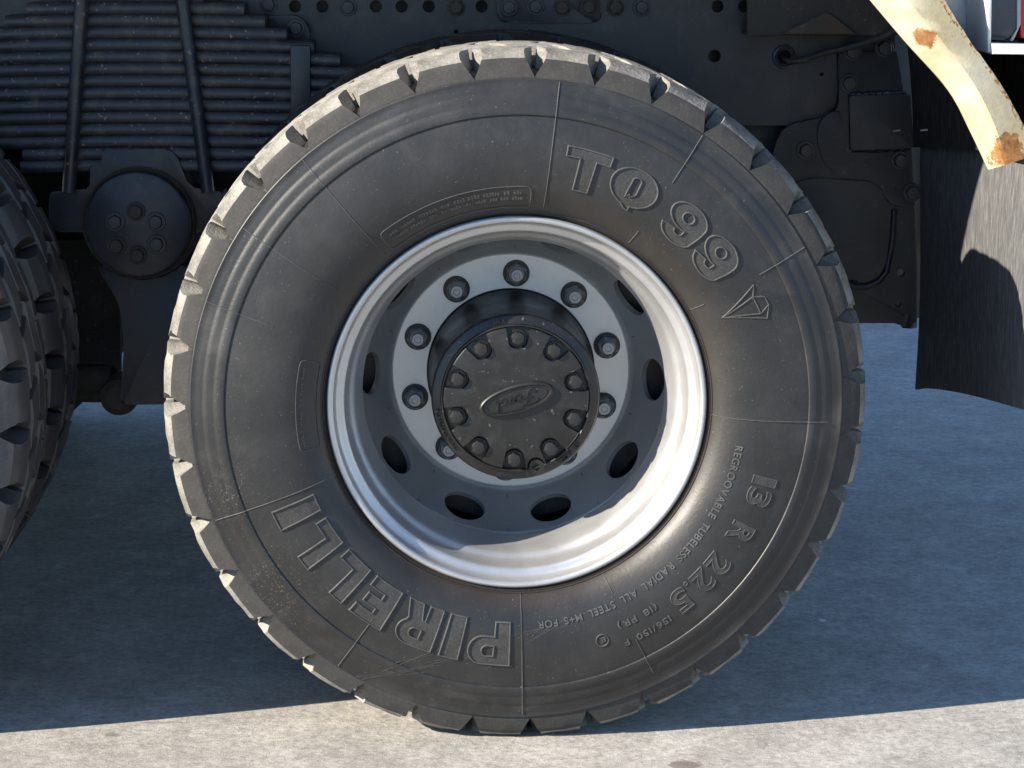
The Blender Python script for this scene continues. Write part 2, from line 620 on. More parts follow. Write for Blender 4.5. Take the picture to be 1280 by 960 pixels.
# ---- tyre -----------------------------------------------------------------
RT = .557
PROF = [(.2925, .012), (.2990, .0065), (.3020, .0032), (.3033, .0006), (.3050, .0012), (.3062, -.0028), (.3080, -.0024),
        (.3125, -.0090), (.3250, -.0190), (.3450, -.0275), (.3650, -.0320), (.3850, -.0335), (.4100, -.0328), (.4300, -.0305),
        (.4500, -.0272), (.4555, -.0260), (.4562, -.0276), (.4580, -.0280), (.4650, -.0267), (.4705, -.0252), (.4725, -.0237),
        (.4750, -.0232), (.4820, -.0219), (.4875, -.0204), (.4895, -.0188), (.4920, -.0182), (.5000, -.0167), (.5075, -.0145),
        (.5090, -.0150), (.5105, -.0146), (.5118, -.0118), (.5130, -.0085), (.5170, -.0055), (.5195, .0040), (.5205, .0160)]
PR = np.array([p[0] for p in PROF])
PY = np.array([p[1] for p in PROF])


def sw(r):
    return float(np.interp(r, PR, PY))


def S(phi, r, h):
    """point on the near sidewall at angle phi (radians, counter-clockwise), radius r, raised by h"""
    return Vector((r * math.cos(phi), sw(r) - h, r * math.sin(phi)))


def tyre_mesh():
    front = PROF
    back = [(r, .254 - y) for r, y in reversed(PROF)]
    floor = [(.5225, .03), (.525, .08), (.5255, .127), (.525, .174), (.5225, .224)]
    return lathe(front + floor + back, 288)


NB = 35
PITCHB = 2 * PI / NB


def block_mesh(name, y0, y1, shoulder, seed, skew=0.0, gap=.006):
    """one tread lug; angle 0 = its middle, built round the Y axis"""
    rnd = random.Random(seed)
    bm = bmesh.new()
    half = PITCHB / 2

    def crown(y):
        return RT - .10 * (y - .127) ** 2 / .127 * 1.0 * .6

    def P(phi, y, r):
        return bm.verts.new((r * math.cos(phi), y, r * math.sin(phi)))
    j = lambda s: rnd.uniform(-s, s)
    nA = 5
    if shoulder:
        # rows of the front face, from the sidewall line out to the tread edge, then over the tread
        rows = [(.508, -.0128, half * .998), (.5125, -.0126, half * .996), (.5165, -.0116, half * .960), (.5240, -.0094, half * .870), (.5330, -.0068, half * .765),
                (.5410, -.0036, half * .680), (.5448, .0022, half * .660), (.5485, .0085, half * .645), (.5520, .0170, half * .640),
                (.5550, .0290, half * .690), (.5562, .0400, half * .90), (crown(y1) + .001, y1 - .003, half * .93), (crown(y1) - .004, y1, half * .94), (.516, y1 + .004, half * .97)]
    else:
        c0, c1 = crown(y0) + .001, crown(y1) + .001
        rows = [(.516, y0 - .004, half * .93), (c0 - .004, y0, half * .84), (c0, y0 + .003, half * .82), ((c0 + c1) / 2 + .0005, (y0 + y1) / 2, half * .80),
                (c1, y1 - .003, half * .82), (c1 - .004, y1, half * .84), (.516, y1 + .004, half * .93)]
    grid = []
    for i, (r, y, hw) in enumerate(rows):
        sh = skew * (y - y0)
        line = []
        for k in range(nA):
            u = -1 + 2 * k / (nA - 1)
            edge = abs(u) > .99
            rr = r + (j(.0013) if r > .542 else 0)
            yy = y + (j(.0014) if (shoulder and .54 < r and y < .02) else 0)
            line.append(P(u * hw + sh + (j(.0016) if edge and r > .53 else 0), yy, rr))
        grid.append(line)
    for i in range(len(grid) - 1):
        for k in range(nA - 1):
            f = bm.faces.new((grid[i][k], grid[i][k + 1], grid[i + 1][k + 1], grid[i + 1][k]))
            f.material_index = 1 if (shoulder and i < 5) else 0
    # side walls down to the groove floor
    for side in (0, -1):
        low = []
        for i, (r, y, hw) in enumerate(rows):
            v = grid[i][side].co
            a = math.atan2(v.z, v.x)
            sgn = -1 if side == 0 else 1
            rl = max(.505, min(.5150, r - .003))
            spread = max(0, (half * .995 - hw) * .42)
            aa = max(-half * .985, min(half * .985, a + sgn * spread)) if not skew else a + sgn * spread * .6
            low.append(P(aa, y + (.002 if shoulder and i < 5 else 0), rl))
        for i in range(len(rows) - 1):
            q = (grid[i][side], grid[i + 1][side], low[i + 1], low[i])
            f = bm.faces.new(q if side == 0 else q[::-1])
            f.material_index = 2
    bmesh.ops.recalc_face_normals(bm, faces=bm.faces[:])
    me = bpy.data.meshes.new(name)
    bm.to_mesh(me)
    bm.free()
    for m in ('tread', 'tread_side', 'tread'):
        me.materials.append(M[m])
    me.shade_smooth()
    me.set_sharp_from_angle(angle=rad(38))
    return me


BLK = {'front': [block_mesh('tread_block', 0, .060, True, 10 + i) for i in range(5)],
       'mid': [block_mesh('tread_block', .068, .122, False, 30 + i, .9) for i in range(3)],
       'mid2': [block_mesh('tread_block', .132, .186, False, 50 + i, -.9) for i in range(3)]}
ROTY_BACK = Matrix.Rotation(PI, 4, 'Z')


def add_blocks(wheel, yoff, phase, sel=None, rows=('front', 'mid', 'mid2', 'back')):
    """lugs as parts of the wheel; angle measured counter-clockwise as seen by the camera"""
    for row in rows:
        ph = phase + (PITCHB / 2 if row in ('mid', 'back') else 0)
        for k in range(NB):
            a = ph + k * PITCHB
            if sel is not None and not sel(math.degrees(math.atan2(math.sin(a), math.cos(a))), row):
                continue
            if row == 'back':
                me = BLK['front'][k % 5]
                o = inst('tread_block', me, wheel, (0, yoff + .254, 0))
                o.rotation_mode = 'QUATERNION'
                o.rotation_quaternion = (Matrix.Rotation(-a, 3, 'Y') @ Matrix.Rotation(PI, 3, 'X')).to_quaternion()
            else:
                me = BLK[row][(k * 3 + k // 5) % len(BLK[row])]
                o = inst('tread_block', me, wheel, (0, yoff, 0))
                o.rotation_mode = 'QUATERNION'
                o.rotation_quaternion = Matrix.Rotation(-a, 3, 'Y').to_quaternion()


wheel = empty('wheel', (0, 0, HA), truck)
tag(wheel, 'sunlit rear wheel with silver rim and black hub')
tyre = obj('tyre', tyre_mesh(), 'rubber', wheel, angle=60)
tyre_me = tyre.data
NOTCH = rad(97.4)
add_blocks(wheel, 0, NOTCH + PITCHB / 2)

# ---- raised lines and lettering on the sidewall -----------------------------
def ridge(bm, pts, wid, h, mapf, closed=False, step=.004, mi=0):
    """low rounded ridge along a polyline of (phi, r) or any 2-D coordinates; mapf(u, v, h) gives the point"""
    P = [Vector((p[0], p[1])) for p in pts]
    if closed:
        P.append(P[0])
    Q = []
    for a, b in zip(P, P[1:]):
        n = max(1, int((b - a).length / step))
        for k in range(n):
            Q.append(a + (b - a) * (k / n))
    if not closed:
        Q.append(P[-1])
    n = len(Q)
    rings = []
    for i in range(n):
        a = Q[i - 1] if (i or closed) else Q[i]
        b = Q[(i + 1) % n] if (i < n - 1 or closed) else Q[i]
        d1 = Q[i] - a
        d2 = b - Q[i]
        d = (d1.normalized() if d1.length > 1e-9 else d2.normalized()) + (d2.normalized() if d2.length > 1e-9 else d1.normalized())
        d = d.normalized() if d.length > 1e-6 else d1.normalized()
        nn = Vector((-d.y, d.x))
        cs = max(.5, abs(nn.dot(Vector((-d1.y, d1.x)).normalized())) if d1.length > 1e-9 else 1)
        row = []
        for (o, hh) in ((-.5, -.0006), (-.17, h), (.17, h), (.5, -.0006)):
            q = Q[i] + nn * (o * wid / cs)
            row.append(bm.verts.new(mapf(q.x, q.y, hh)))
        rings.append(row)
    for i in range(n if closed else n - 1):
        a, b = rings[i], rings[(i + 1) % n]
        for k in range(3):
            bm.faces.new((a[k], a[k + 1], b[k + 1], b[k])).material_index = mi
    if not closed:
        for row in (rings[0], rings[-1]):
            bm.faces.new(row).material_index = mi


def arcmap(phic, r0, rm):
    """flat letter coordinates (u right, v up from the baseline) wrapped clockwise round the sidewall"""
    return lambda u, v, h: S(phic - u / rm, r0 + v, h)


_fc = {}


def glyph(ch, bold=0.0):
    key = (ch, bold)
    if key not in _fc:
        cu = bpy.data.curves.new('g', 'FONT')
        cu.body = ch
        cu.size = 1
        cu.offset = bold
        cu.resolution_u = 5
        cu.fill_mode = 'FRONT' if hasattr(cu, 'fill_mode') else 'BOTH'
        o = bpy.data.objects.new('g', cu)
        col.objects.link(o)
        bpy.context.view_layer.update()
        dg = bpy.context.evaluated_depsgraph_get()
        me = bpy.data.meshes.new_from_object(o.evaluated_get(dg))
        bm = bmesh.new()
        bm.from_mesh(me)
        bmesh.ops.remove_doubles(bm, verts=bm.verts[:], dist=1e-4)
        bpy.data.objects.remove(o)
        bpy.data.curves.remove(cu)
        vs = [(v.co.x, v.co.y) for v in bm.verts]
        fs = [[v.index for v in f.verts] for f in bm.faces]
        # boundary loops
        nxt = {}
        for e in bm.edges:
            if len(e.link_faces) == 1:
                a, b = e.verts
                nxt.setdefault(a.index, []).append(b.index)
                nxt.setdefault(b.index, []).append(a.index)
        loops, seen = [], set()
        for s in nxt:
            if s in seen:
                continue
            lp, prev, cur = [s], None, s
            seen.add(s)
            while True:
                c = [x for x in nxt[cur] if x != prev and (x not in seen or (x == s and len(lp) > 2))]
                if not c or c[0] == s:
                    break
                prev, cur = cur, c[0]
                seen.add(cur)
                lp.append(cur)
            loops.append([vs[i] for i in lp])
        bm.free()
        xs_ = [v[0] for v in vs] or [0, .3]
        ys_ = [v[1] for v in vs] or [0, 1]
        _fc[key] = (vs, fs, loops, (min(xs_), max(xs_), min(ys_), max(ys_)))
    return _fc[key]


def fill(bm, vs, fs, mapf, h, mi, maxlen=.009):
    """flat polygons, cut small enough to follow the curved rubber, lifted by h"""
    b2 = bmesh.new()
    v2 = [b2.verts.new((x, y, 0)) for x, y in vs]
    for f in fs:
        try:
            b2.faces.new([v2[i] for i in f])
        except ValueError:
            pass
    bmesh.ops.triangulate(b2, faces=b2.faces[:])
    for _ in range(4):
        es = [e for e in b2.edges if e.calc_length() > maxlen]
        if not es:
            break
        bmesh.ops.subdivide_edges(b2, edges=es, cuts=1)
        bmesh.ops.triangulate(b2, faces=b2.faces[:])
    mp = {}
    for v in b2.verts:
        mp[v] = bm.verts.new(mapf(v.co.x, v.co.y, h))
    for f in b2.faces:
        bm.faces.new([mp[v] for v in f.verts]).material_index = mi
    b2.free()


def big_letter(ch, a0, a1, r0, r1, bold=.03, wid=.0032, h=.0028, fill_h=.0008, shape=None):
    """outlined raised letter from angle a0 to a1 (degrees, clockwise) between two radii"""
    rm = (r0 + r1) / 2
    W = rad(a0 - a1) * rm
    H = r1 - r0
    if shape:
        vs, fs, loops, bb = shape
    else:
        vs, fs, loops, bb = glyph(ch, bold)
    sx, sy = W / (bb[1] - bb[0]), H / (bb[3] - bb[2])
    tr = lambda p: ((p[0] - bb[0]) * sx, (p[1] - bb[2]) * sy)
    mapf = arcmap(rad(a0), r0, rm)
    bm = bmesh.new()
    fill(bm, [tr(v) for v in vs], fs, mapf, fill_h, 1)
    for lp in loops:
        q = [tr(v) for v in lp]
        ridge(bm, q, wid, h, mapf, True)
    return obj('raised_letter', bm, ['ridge', 'letter'], wheel, angle=25)


def small_text(txt, a0, a1, r0, hgt, h=.0014, bold=.012, name='raised_text', parent=None, mapper=None, mat='ridge'):
    rm = r0 + hgt / 2
    adv, items = 0.0, []
    for ch in txt:
        if ch == ' ':
            adv += .55
            continue
        vs, fs, loops, bb = glyph(ch, bold)
        items.append((adv - bb[0], vs, fs, loops))
        adv += bb[1] - bb[0] + .13
    W = rad(a0 - a1) * rm
    sx, sy = W / adv, hgt / .72
    mapf = mapper or arcmap(rad(a0), r0, rm)
    bm = bmesh.new()
    for (x0, vs, fs, loops) in items:
        tr = lambda p: ((p[0] + x0) * sx, p[1] * sy)
        fill(bm, [tr(v) for v in vs], fs, mapf, h, 0, .02)
        for lp in loops:
            top = [bm.verts.new(mapf(*tr(p), h)) for p in lp]
            bot = [bm.verts.new(mapf(*tr(p), -.0006)) for p in lp]
            n = len(lp)
            for i in range(n):
                bm.faces.new((top[i], top[(i + 1) % n], bot[(i + 1) % n], bot[i]))
    return obj(name, bm, mat, parent or wheel, angle=25)


def poly_shape(loops, holes_first=False):
    """own letter outline: loops[0] is the outside, the others are holes"""
    bm = bmesh.new()
    es = []
    for lp in loops:
        v = [bm.verts.new((x, y, 0)) for x, y in lp]
        for i in range(len(v)):
            es.append(bm.edges.new((v[i], v[(i + 1) % len(v)])))
    bmesh.ops.triangle_fill(bm, edges=es, use_beauty=True, use_dissolve=False)
    bm.verts.index_update()
    vs = [(v.co.x, v.co.y) for v in bm.verts]
    fs = [[v.index for v in f.verts] for f in bm.faces]
    bm.free()
    xs_, ys_ = [v[0] for v in vs], [v[1] for v in vs]
    return vs, fs, loops, (min(xs_), max(xs_), min(ys_), max(ys_))


def ell(cx, cy, rx, ry, a0=0, a1=360, n=28, end=False):
    m = n + (1 if end else 0)
    return [(cx + rx * math.cos(rad(a0 + (a1 - a0) * k / n)), cy + ry * math.sin(rad(a0 + (a1 - a0) * k / n))) for k in range(m)]


SH = {
    'T': poly_shape([[(0, 1), (1.05, 1), (1.05, .77), (.72, .77), (.72, 0), (.33, 0), (.33, .77), (0, .77)]]),
    'I': poly_shape([[(0, 0), (.45, 0), (.45, 1), (0, 1)]]),
    'L': poly_shape([[(0, 1), (.42, 1), (.42, .24), (.95, .24), (.95, 0), (0, 0)]]),
    'E': poly_shape([[(0, 1), (.95, 1), (.95, .76), (.42, .76), (.42, .62), (.85, .62), (.85, .39), (.42, .39), (.42, .24), (.95, .24), (.95, 0), (0, 0)]]),
    'P': poly_shape([[(0, 0), (.4, 0), (.4, .34)] + [(.62, .34)] + ell(.68, .67, .36, .33, -80, 80, 12, True) + [(.62, 1), (0, 1)],
                     [(.4, .55), (.4, .80)] + ell(.58, .675, .13, .125, 85, -85, 8, True)]),
    'R': poly_shape([[(0, 0), (.4, 0), (.4, .36), (.48, .36), (.62, 0), (1.06, 0), (.86, .40)] + ell(.66, .70, .36, .30, -50, 80, 11, True) + [(.6, 1), (0, 1)],
                     [(.4, .58), (.4, .81)] + ell(.58, .695, .12, .115, 85, -85, 8, True)]),
    'Q': poly_shape([ell(.5, .54, .5, .46, 280, 620 - 5, 34, True) + [(.50, .0), (.60, -.01)],
                     [(.40, .27), (.41, .72)] + ell(.50, .72, .09, .08, 180, 0, 8, True) + [(.60, .40), (.50, .30), (.47, .36)]]),
    '9': poly_shape([[(.02, .26)] + ell(.5, .24, .46, .24, 195, 345, 10, True) + [(.99, .5)] + ell(.5, .68, .49, .32, 5, 268, 20, True) + [(.62, .38), (.62, .30)]
                     + ell(.5, .27, .12, .07, -10, -170, 6, True) + [(.37, .30)],
                     ell(.48, .68, .15, .13, 0, 360, 16)]),
}
for (c, a0, a1) in (('T', 79.4, 69.6), ('Q', 68.4, 57.2), ('9', 53.2, 43.8), ('9', 42.4, 33.2)):
    big_letter(c, a0, a1, .3525, .417, shape=SH[c])
for (c, a0, a1) in (('P', -92.0, -101.6), ('I', -103.4, -107.6), ('R', -109.6, -119.2), ('E', -121.6, -129.6), ('L', -132.0, -139.8),
                    ('L', -142.4, -150.2), ('I', -152.8, -157.2)):
    big_letter(c, a0, a1, .3475, .4175, shape=SH[c])
for (c, a0, a1) in (('1', -16.2, -17.9), ('3', -19.0, -22.8), ('R', -27.8, -32.2), ('2', -36.6, -40.7), ('2', -41.6, -45.7), ('5', -48.2, -52.2)):
    big_letter(c, a0, a1, .3865, .4245, bold=.02, wid=.0020, h=.0016)
big_letter('.', -46.5, -47.4, .3865, .392, bold=.03, wid=.002, h=.0015)
small_text('REGROOVABLE TUBELESS RADIAL ALL STEEL M+S FOR', -10.2, -85.2, .3475, .0115)
small_text('156/150 F', -54.6, -66.4, .4135, .0105)
small_text('(18 PR)', -55.6, -66.2, .3835, .0105)
bm = bmesh.new()
em = arcmap(rad(-70.4), .400, .400)
ridge(bm, ell(0, 0, .0098, .0098), .0022, .0015, em, True, .003)
obj('approval_mark', bm, 'ridge', wheel, angle=25)
small_text('E', -69.6, -71.0, .3955, .008)
# thin radial mould lines
for (a, spans) in ((82.8, ((.306, .509),)), (56.2, ((.424, .509), (.309, .334))), (29.3, ((.4275, .509), (.309, .331))), (-3.2, ((.306, .488),)),
                   (-63.5, ((.306, .337), (.42, .487))), (-89.1, ((.306, .505),)), (-124.3, ((.4075, .509),)), (-159.4, ((.306, .508),)),
                   (130.2, ((.306, .509),)), (146.0, ((.33, .509),)), (160.5, ((.40, .509),))):
    for (ra, rb) in spans:
        bm = bmesh.new()
        mp = arcmap(rad(a), 0, (ra + rb) / 2)
        ridge(bm, [(0, ra), (0, rb)], .0018, .0013, mp, False, .003)
        obj('mould_line', bm, 'ridge', wheel, angle=20)
# cut-gem emblem drawn in raised lines
bm = bmesh.new()


def pix(u, v, h):
    p = at(u * 1000, v * 1000, -.033)
    r = math.hypot(p.x, p.z - HA)
    return S(math.atan2(p.z - HA, p.x), r, h)


def pol(px, py):
    p = at(px, py, -.033)
    return math.atan2(p.z - HA, p.x), math.hypot(p.x, p.z - HA)


def flat(px, py):
    a, r = pol(px, py)
    return (-(a - rad(24)) * .385, r)


def flat2(px, py):
    a, r = pol(px, py)
    return (-(a - rad(-95)) * .42, r)


gem = [((903, 398), (942, 356)), ((942, 356), (941, 374)), ((903, 398), (941, 371)), ((941, 371), (956, 371)), ((956, 371), (961, 381)), ((961, 381), (959, 398)),
       ((959, 398), (903, 398)), ((903, 398), (951, 392)), ((951, 392), (941, 371)), ((951, 392), (960, 382))]
gmf = arcmap(rad(24), 0, .385)
for a, b in gem:
    ridge(bm, [flat(*a), flat(*b)], .0024, .0017, gmf, False, .004)
obj('gem_emblem', bm, 'ridge', wheel, angle=25)


def text_panel(a0, a1, r0, r1, rows, seed, open_bottom=False):
    """thin raised frame round rows of moulded characters too small to read"""
    rnd = random.Random(seed)
    rm = (r0 + r1) / 2
    W = rad(a0 - a1) * rm
    mp = arcmap(rad(a0), r0, rm)
    bm = bmesh.new()
    H = r1 - r0
    ridge(bm, rounded([(0, 0), (W, 0), (W, H), (0, H)], min(W, H) * .25), .0020, .0013, mp, True, .004)
    for (v, hh) in rows:
        u = W * .05
        while u < W * .95:
            run = rnd.randint(2, 7)
            for _ in range(run):
                ww = rnd.uniform(.0022, .0036)
                if u + ww > W * .96:
                    break
                x0, x1 = u, u + ww
                z0, z1 = v * H, v * H + hh * rnd.uniform(.6, 1)
                c = [bm.verts.new(mp(x, z, .0011)) for x, z in ((x0, z0), (x1, z0), (x1, z1), (x0, z1))]
                d = [bm.verts.new(mp(x, z, -.0005)) for x, z in ((x0 - .0004, z0 - .0004), (x1 + .0004, z0 - .0004), (x1 + .0004, z1 + .0004), (x0 - .0004, z1 + .0004))]
                bm.faces.new(c)
                for i in range(4):
                    bm.faces.new((c[i], c[(i + 1) % 4], d[(i + 1) % 4], d[i]))
                u += ww + .0016
            u += rnd.uniform(.004, .008)
    return obj('moulded_panel', bm, 'ridge', wheel, angle=25)


text_panel(127.8, 86.6, .3145, .3475, ((.62, .0055), (.36, .005)), 3)
text_panel(-168.8 + 360, 166.6, .3135, .3455, ((.72, .003),), 5)

# gouges where the wheel has rubbed a kerb
rn = random.Random(21)
bm = bmesh.new()
for (pa, pb, n) in (((398, 862), (560, 832), 6), ((520, 838), (650, 803), 9), ((640, 806), (725, 772), 5), ((640, 800), (700, 778), 3), ((470, 842), (560, 806), 2)):
    for _ in range(n):
        t0, t1 = sorted((rn.uniform(0, .6), rn.uniform(.5, 1)))
        o1, o2 = rn.uniform(-6, 6), rn.uniform(-6, 6)
        q = []
        for k in range(7):
            t = t0 + (t1 - t0) * k / 6
            q.append(flat2(pa[0] + (pb[0] - pa[0]) * t, pa[1] + (pb[1] - pa[1]) * t + o1 + (o2 - o1) * k / 6 + rn.uniform(-.7, .7)))
        ridge(bm, q, rn.uniform(.0010, .0017), rn.uniform(.0002, .0006), arcmap(rad(-95), 0, .42), False, .006)
tag(obj('scuff_marks', bm, 'letter', wheel, angle=25), kind='stuff')

# ---- rim and wheel disc -----------------------------------------------------
RIM = [(.2850, .030), (.2925, .0125), (.2978, .0070), (.2988, .0045), (.2986, .0012), (.2968, -.0012), (.2940, -.0020), (.2910, -.0012), (.2888, .0012),
       (.2876, .0045), (.2866, .0100), (.2850, .0150), (.2815, .0180), (.2770, .0196), (.2735, .0215), (.2715, .0250), (.2700, .0320), (.2685, .0440), (.2665, .0510),
       (.2630, .0555), (.2590, .0590), (.2560, .0640), (.2535, .0720), (.2510, .0850), (.2480, .1020), (.2462, .1130), (.2455, .1210), (.2460, .1310), (.2490, .1450),
       (.2560, .1680), (.2620, .1900), (.2660, .2050), (.2700, .2350), (.2720, .2540), (.2780, .2540), (.2730, .20), (.2650, .16), (.2580, .13), (.2620, .09), (.2760, .06), (.2800, .034)]
rim = obj('rim', lathe(RIM, 256, True), 'silver', wheel, angle=50)

DISC = [(.1405, .2745), (.1420, .2730), (.1500, .2730), (.1985, .2730), (.2000, .2748), (.2015, .2732), (.2040, .2722), (.2070, .2702), (.2095, .2672), (.2120, .2632),
        (.2150, .2585), (.2330, .2310), (.2500, .2050), (.2580, .1925), (.2645, .1870)]


def disc_mesh():
    bm = bmesh.new()
    i0, i1 = 9, 13
    lathe(DISC[:i0 + 1], 240, bm=bm)
    # cone with ten hand holes: each 36 degree sector is a ring of quads round an elliptic opening
    A, B = Vector(DISC[i0]), Vector(DISC[i1])
    pl = [0]
    seg = DISC[i0:i1 + 1]
    for a, b in zip(seg, seg[1:]):
        pl.append(pl[-1] + math.hypot(b[0] - a[0], b[1] - a[1]))
    L = pl[-1]

    def prof(s):
        return float(np.interp(s, pl, [q[0] for q in seg])), float(np.interp(s, pl, [q[1] for q in seg]))
    nrm = Vector(((B - A).y, -(B - A).x)).normalized()       # (r, y) away from the camera side
    if nrm.y < 0:
        nrm = -nrm
    sc_ = L * .50
    hw = rad(18)
    rs = .235
    for k in range(10):
        ac = rad(-1.8 + 36 * k)
        N = 48
        rings = []
        for q in range(6):
            ring = []
            for i in range(N):
                t = 2 * PI * i / N
                cx, cy = math.cos(t), math.sin(t)
                ex, ey = .0355 * cx, .0300 * cy
                # matching point on the sector's border
                X, Y = hw * rs, L / 2
                f = min(X / max(abs(cx), 1e-9), Y / max(abs(cy), 1e-9))
                bx, by = f * cx, f * cy
                u = (q - 1) / 4 if q else 0
                px, py = (ex + (bx - ex) * u, ey + (by - ey) * u)
                r, y = prof(max(0, min(L, sc_ + py)))
                off = 0
                if q == 0:
                    off = .011
                if q == 1:
                    off = .0012
                r += nrm.x * off
                y += nrm.y * off
                a = ac + px / rs
                ring.append(bm.verts.new((r * math.cos(a), y, r * math.sin(a))))
            rings.append(ring)
        for a, b in zip(rings, rings[1:]):
            for i in range(N):
                bm.faces.new((a[i], a[(i + 1) % N], b[(i + 1) % N], b[i]))
    lathe(DISC[i1:], 240, bm=bm)
    lathe([(.1405, .2745), (.1405, .287), (.200, .287)], 240, bm=bm)
    bmesh.ops.remove_doubles(bm, verts=bm.verts[:], dist=.0004)
    return bm


disc = obj('wheel_disc', disc_mesh(), 'silver', wheel, angle=40)

nut_me = hex_mesh('wheel_nut', .0188, .019, washer=.0225, stud=(.0112, .009), mats=3)
nut_me.materials.append(M['drum'])
nut_me.materials.append(M['nut'])
nut_me.materials.append(M['steel'])
for k in range(10):
    a = rad(90 - 3.1 + 36 * k)
    inst('wheel_nut', nut_me, wheel, (.1675 * math.cos(a), .2725, .1675 * math.sin(a)), (0, random.uniform(0, 1), 0))

# ---- hub ----------------------------------------------------------------------
HUB = [(.1395, .300), (.1395, .272), (.1385, .262), (.1350, .250), (.1345, .150), (.1350, .088), (.1345, .070)]
obj('hub_drum', lathe(HUB + [(.10, .069)], 160), 'drum', wheel, angle=40)
CAPF = [(.1345, .0715), (.1350, .0640), (.1338, .0585), (.1310, .0560), (.1195, .0545), (.1185, .0538), (.0, .0538)]
hubcap = obj('hub_cap', lathe(CAPF, 160), 'hub', wheel, angle=40)
RB = .0985


def cap_plate():
    bm = bmesh.new()
    out = []
    N = 720
    for i in range(N):
        a = 2 * PI * i / N
        r = .1160
        for k in range(10):
            b = rad(88.3 + 36 * k)
            d = (a - b + PI) % (2 * PI) - PI
            if abs(d) < .25:
                s = RB * math.sin(d)
                if abs(s) < .0163:
                    r = min(r, RB * math.cos(d) - math.sqrt(.0163 ** 2 - s * s))
        # plug seat
        d = (a - rad(-73.7) + PI) % (2 * PI) - PI
        s = .1165 * math.sin(d)
        if abs(s) < .0145 and abs(d) < .3:
            r = min(r, .1165 * math.cos(d) - math.sqrt(.0145 ** 2 - s * s))
        out.append((a, r))
    rows = []
    for (dr, y) in ((0, .0545), (-.0006, .0475), (-.0022, .0455), (-.0042, .0450)):
        rows.append([bm.verts.new(((r + dr) * math.cos(a), y, (r + dr) * math.sin(a))) for a, r in out])
    for a, b in zip(rows, rows[1:]):
        for i in range(N):
            bm.faces.new((a[i], b[i], b[(i + 1) % N], a[(i + 1) % N]))
    inner = [bm.verts.new((.070 * math.cos(a), .0446, .070 * math.sin(a))) for a, r in out]
    for i in range(N):
        bm.faces.new((rows[-1][i], inner[i], inner[(i + 1) % N], rows[-1][(i + 1) % N]))
    c = bm.verts.new((0, .0440, 0))
    for i in range(N):
        bm.faces.new((inner[i], c, inner[(i + 1) % N]))
    return bm


obj('cap_plate', cap_plate(), 'hub', wheel, angle=30)
# raised outer lip of the plate
bm = lathe([(.1162, .0560), (.1166, .0492), (.1176, .0482), (.1190, .0484), (.1200, .0500), (.1206, .0560)], 160)
obj('cap_lip', bm, 'hub', wheel, angle=40)
bolt_me = hex_mesh('cap_bolt', .0116, .0110, washer=.0142, dome=.0018)
bolt_me.materials.append(M['hub'])
for k in range(10):
    a = rad(88.3 + 36 * k)
    inst('cap_bolt', bolt_me, wheel, (RB * math.cos(a), .0536, RB * math.sin(a)), (0, random.uniform(0, 1), 0))
bm = bmesh.new()
pa = rad(-73.7)
pc = Vector((.1165 * math.cos(pa), 0, .1165 * math.sin(pa)))
lathe([(.0128, .0548), (.0128, .0495), (.0118, .0484), (.0080, .0484)], 32, bm=bm)
sq = [(.0060 * 1.2 * math.cos(PI / 4 + k * PI / 2 + .2), .0060 * 1.2 * math.sin(PI / 4 + k * PI / 2 + .2)) for k in range(4)]
ring = [v for v in bm.verts if abs(math.hypot(v.co.x, v.co.z) - .0080) < 1e-5]
ring.sort(key=lambda v: math.atan2(v.co.z, v.co.x))


def sqr(a):
    a = (a - .2) % (PI / 2) - PI / 4
    return .0052 / math.cos(a)


s1 = [bm.verts.new((sqr(math.atan2(v.co.z, v.co.x)) * v.co.x / .008, .0484, sqr(math.atan2(v.co.z, v.co.x)) * v.co.z / .008)) for v in ring]
s2 = [bm.verts.new((v.co.x, .0536, v.co.z)) for v in s1]
for i in range(len(ring)):
    j_ = (i + 1) % len(ring)
    bm.faces.new((ring[i], ring[j_], s1[j_], s1[i]))
    bm.faces.new((s1[i], s1[j_], s2[j_], s2[i]))
bm.faces.new(s2)
obj('filler_plug', bm, 'hub', wheel, angle=30, loc=pc)

# oval badge with script lettering, cast upside down as the hub stands
TILT = rad(196.5)


def badge(u, v, h):
    c, s = math.cos(TILT), math.sin(TILT)
    return Vector((u * c - v * s + .0002, .0440 - h, u * s + v * c + .0005))


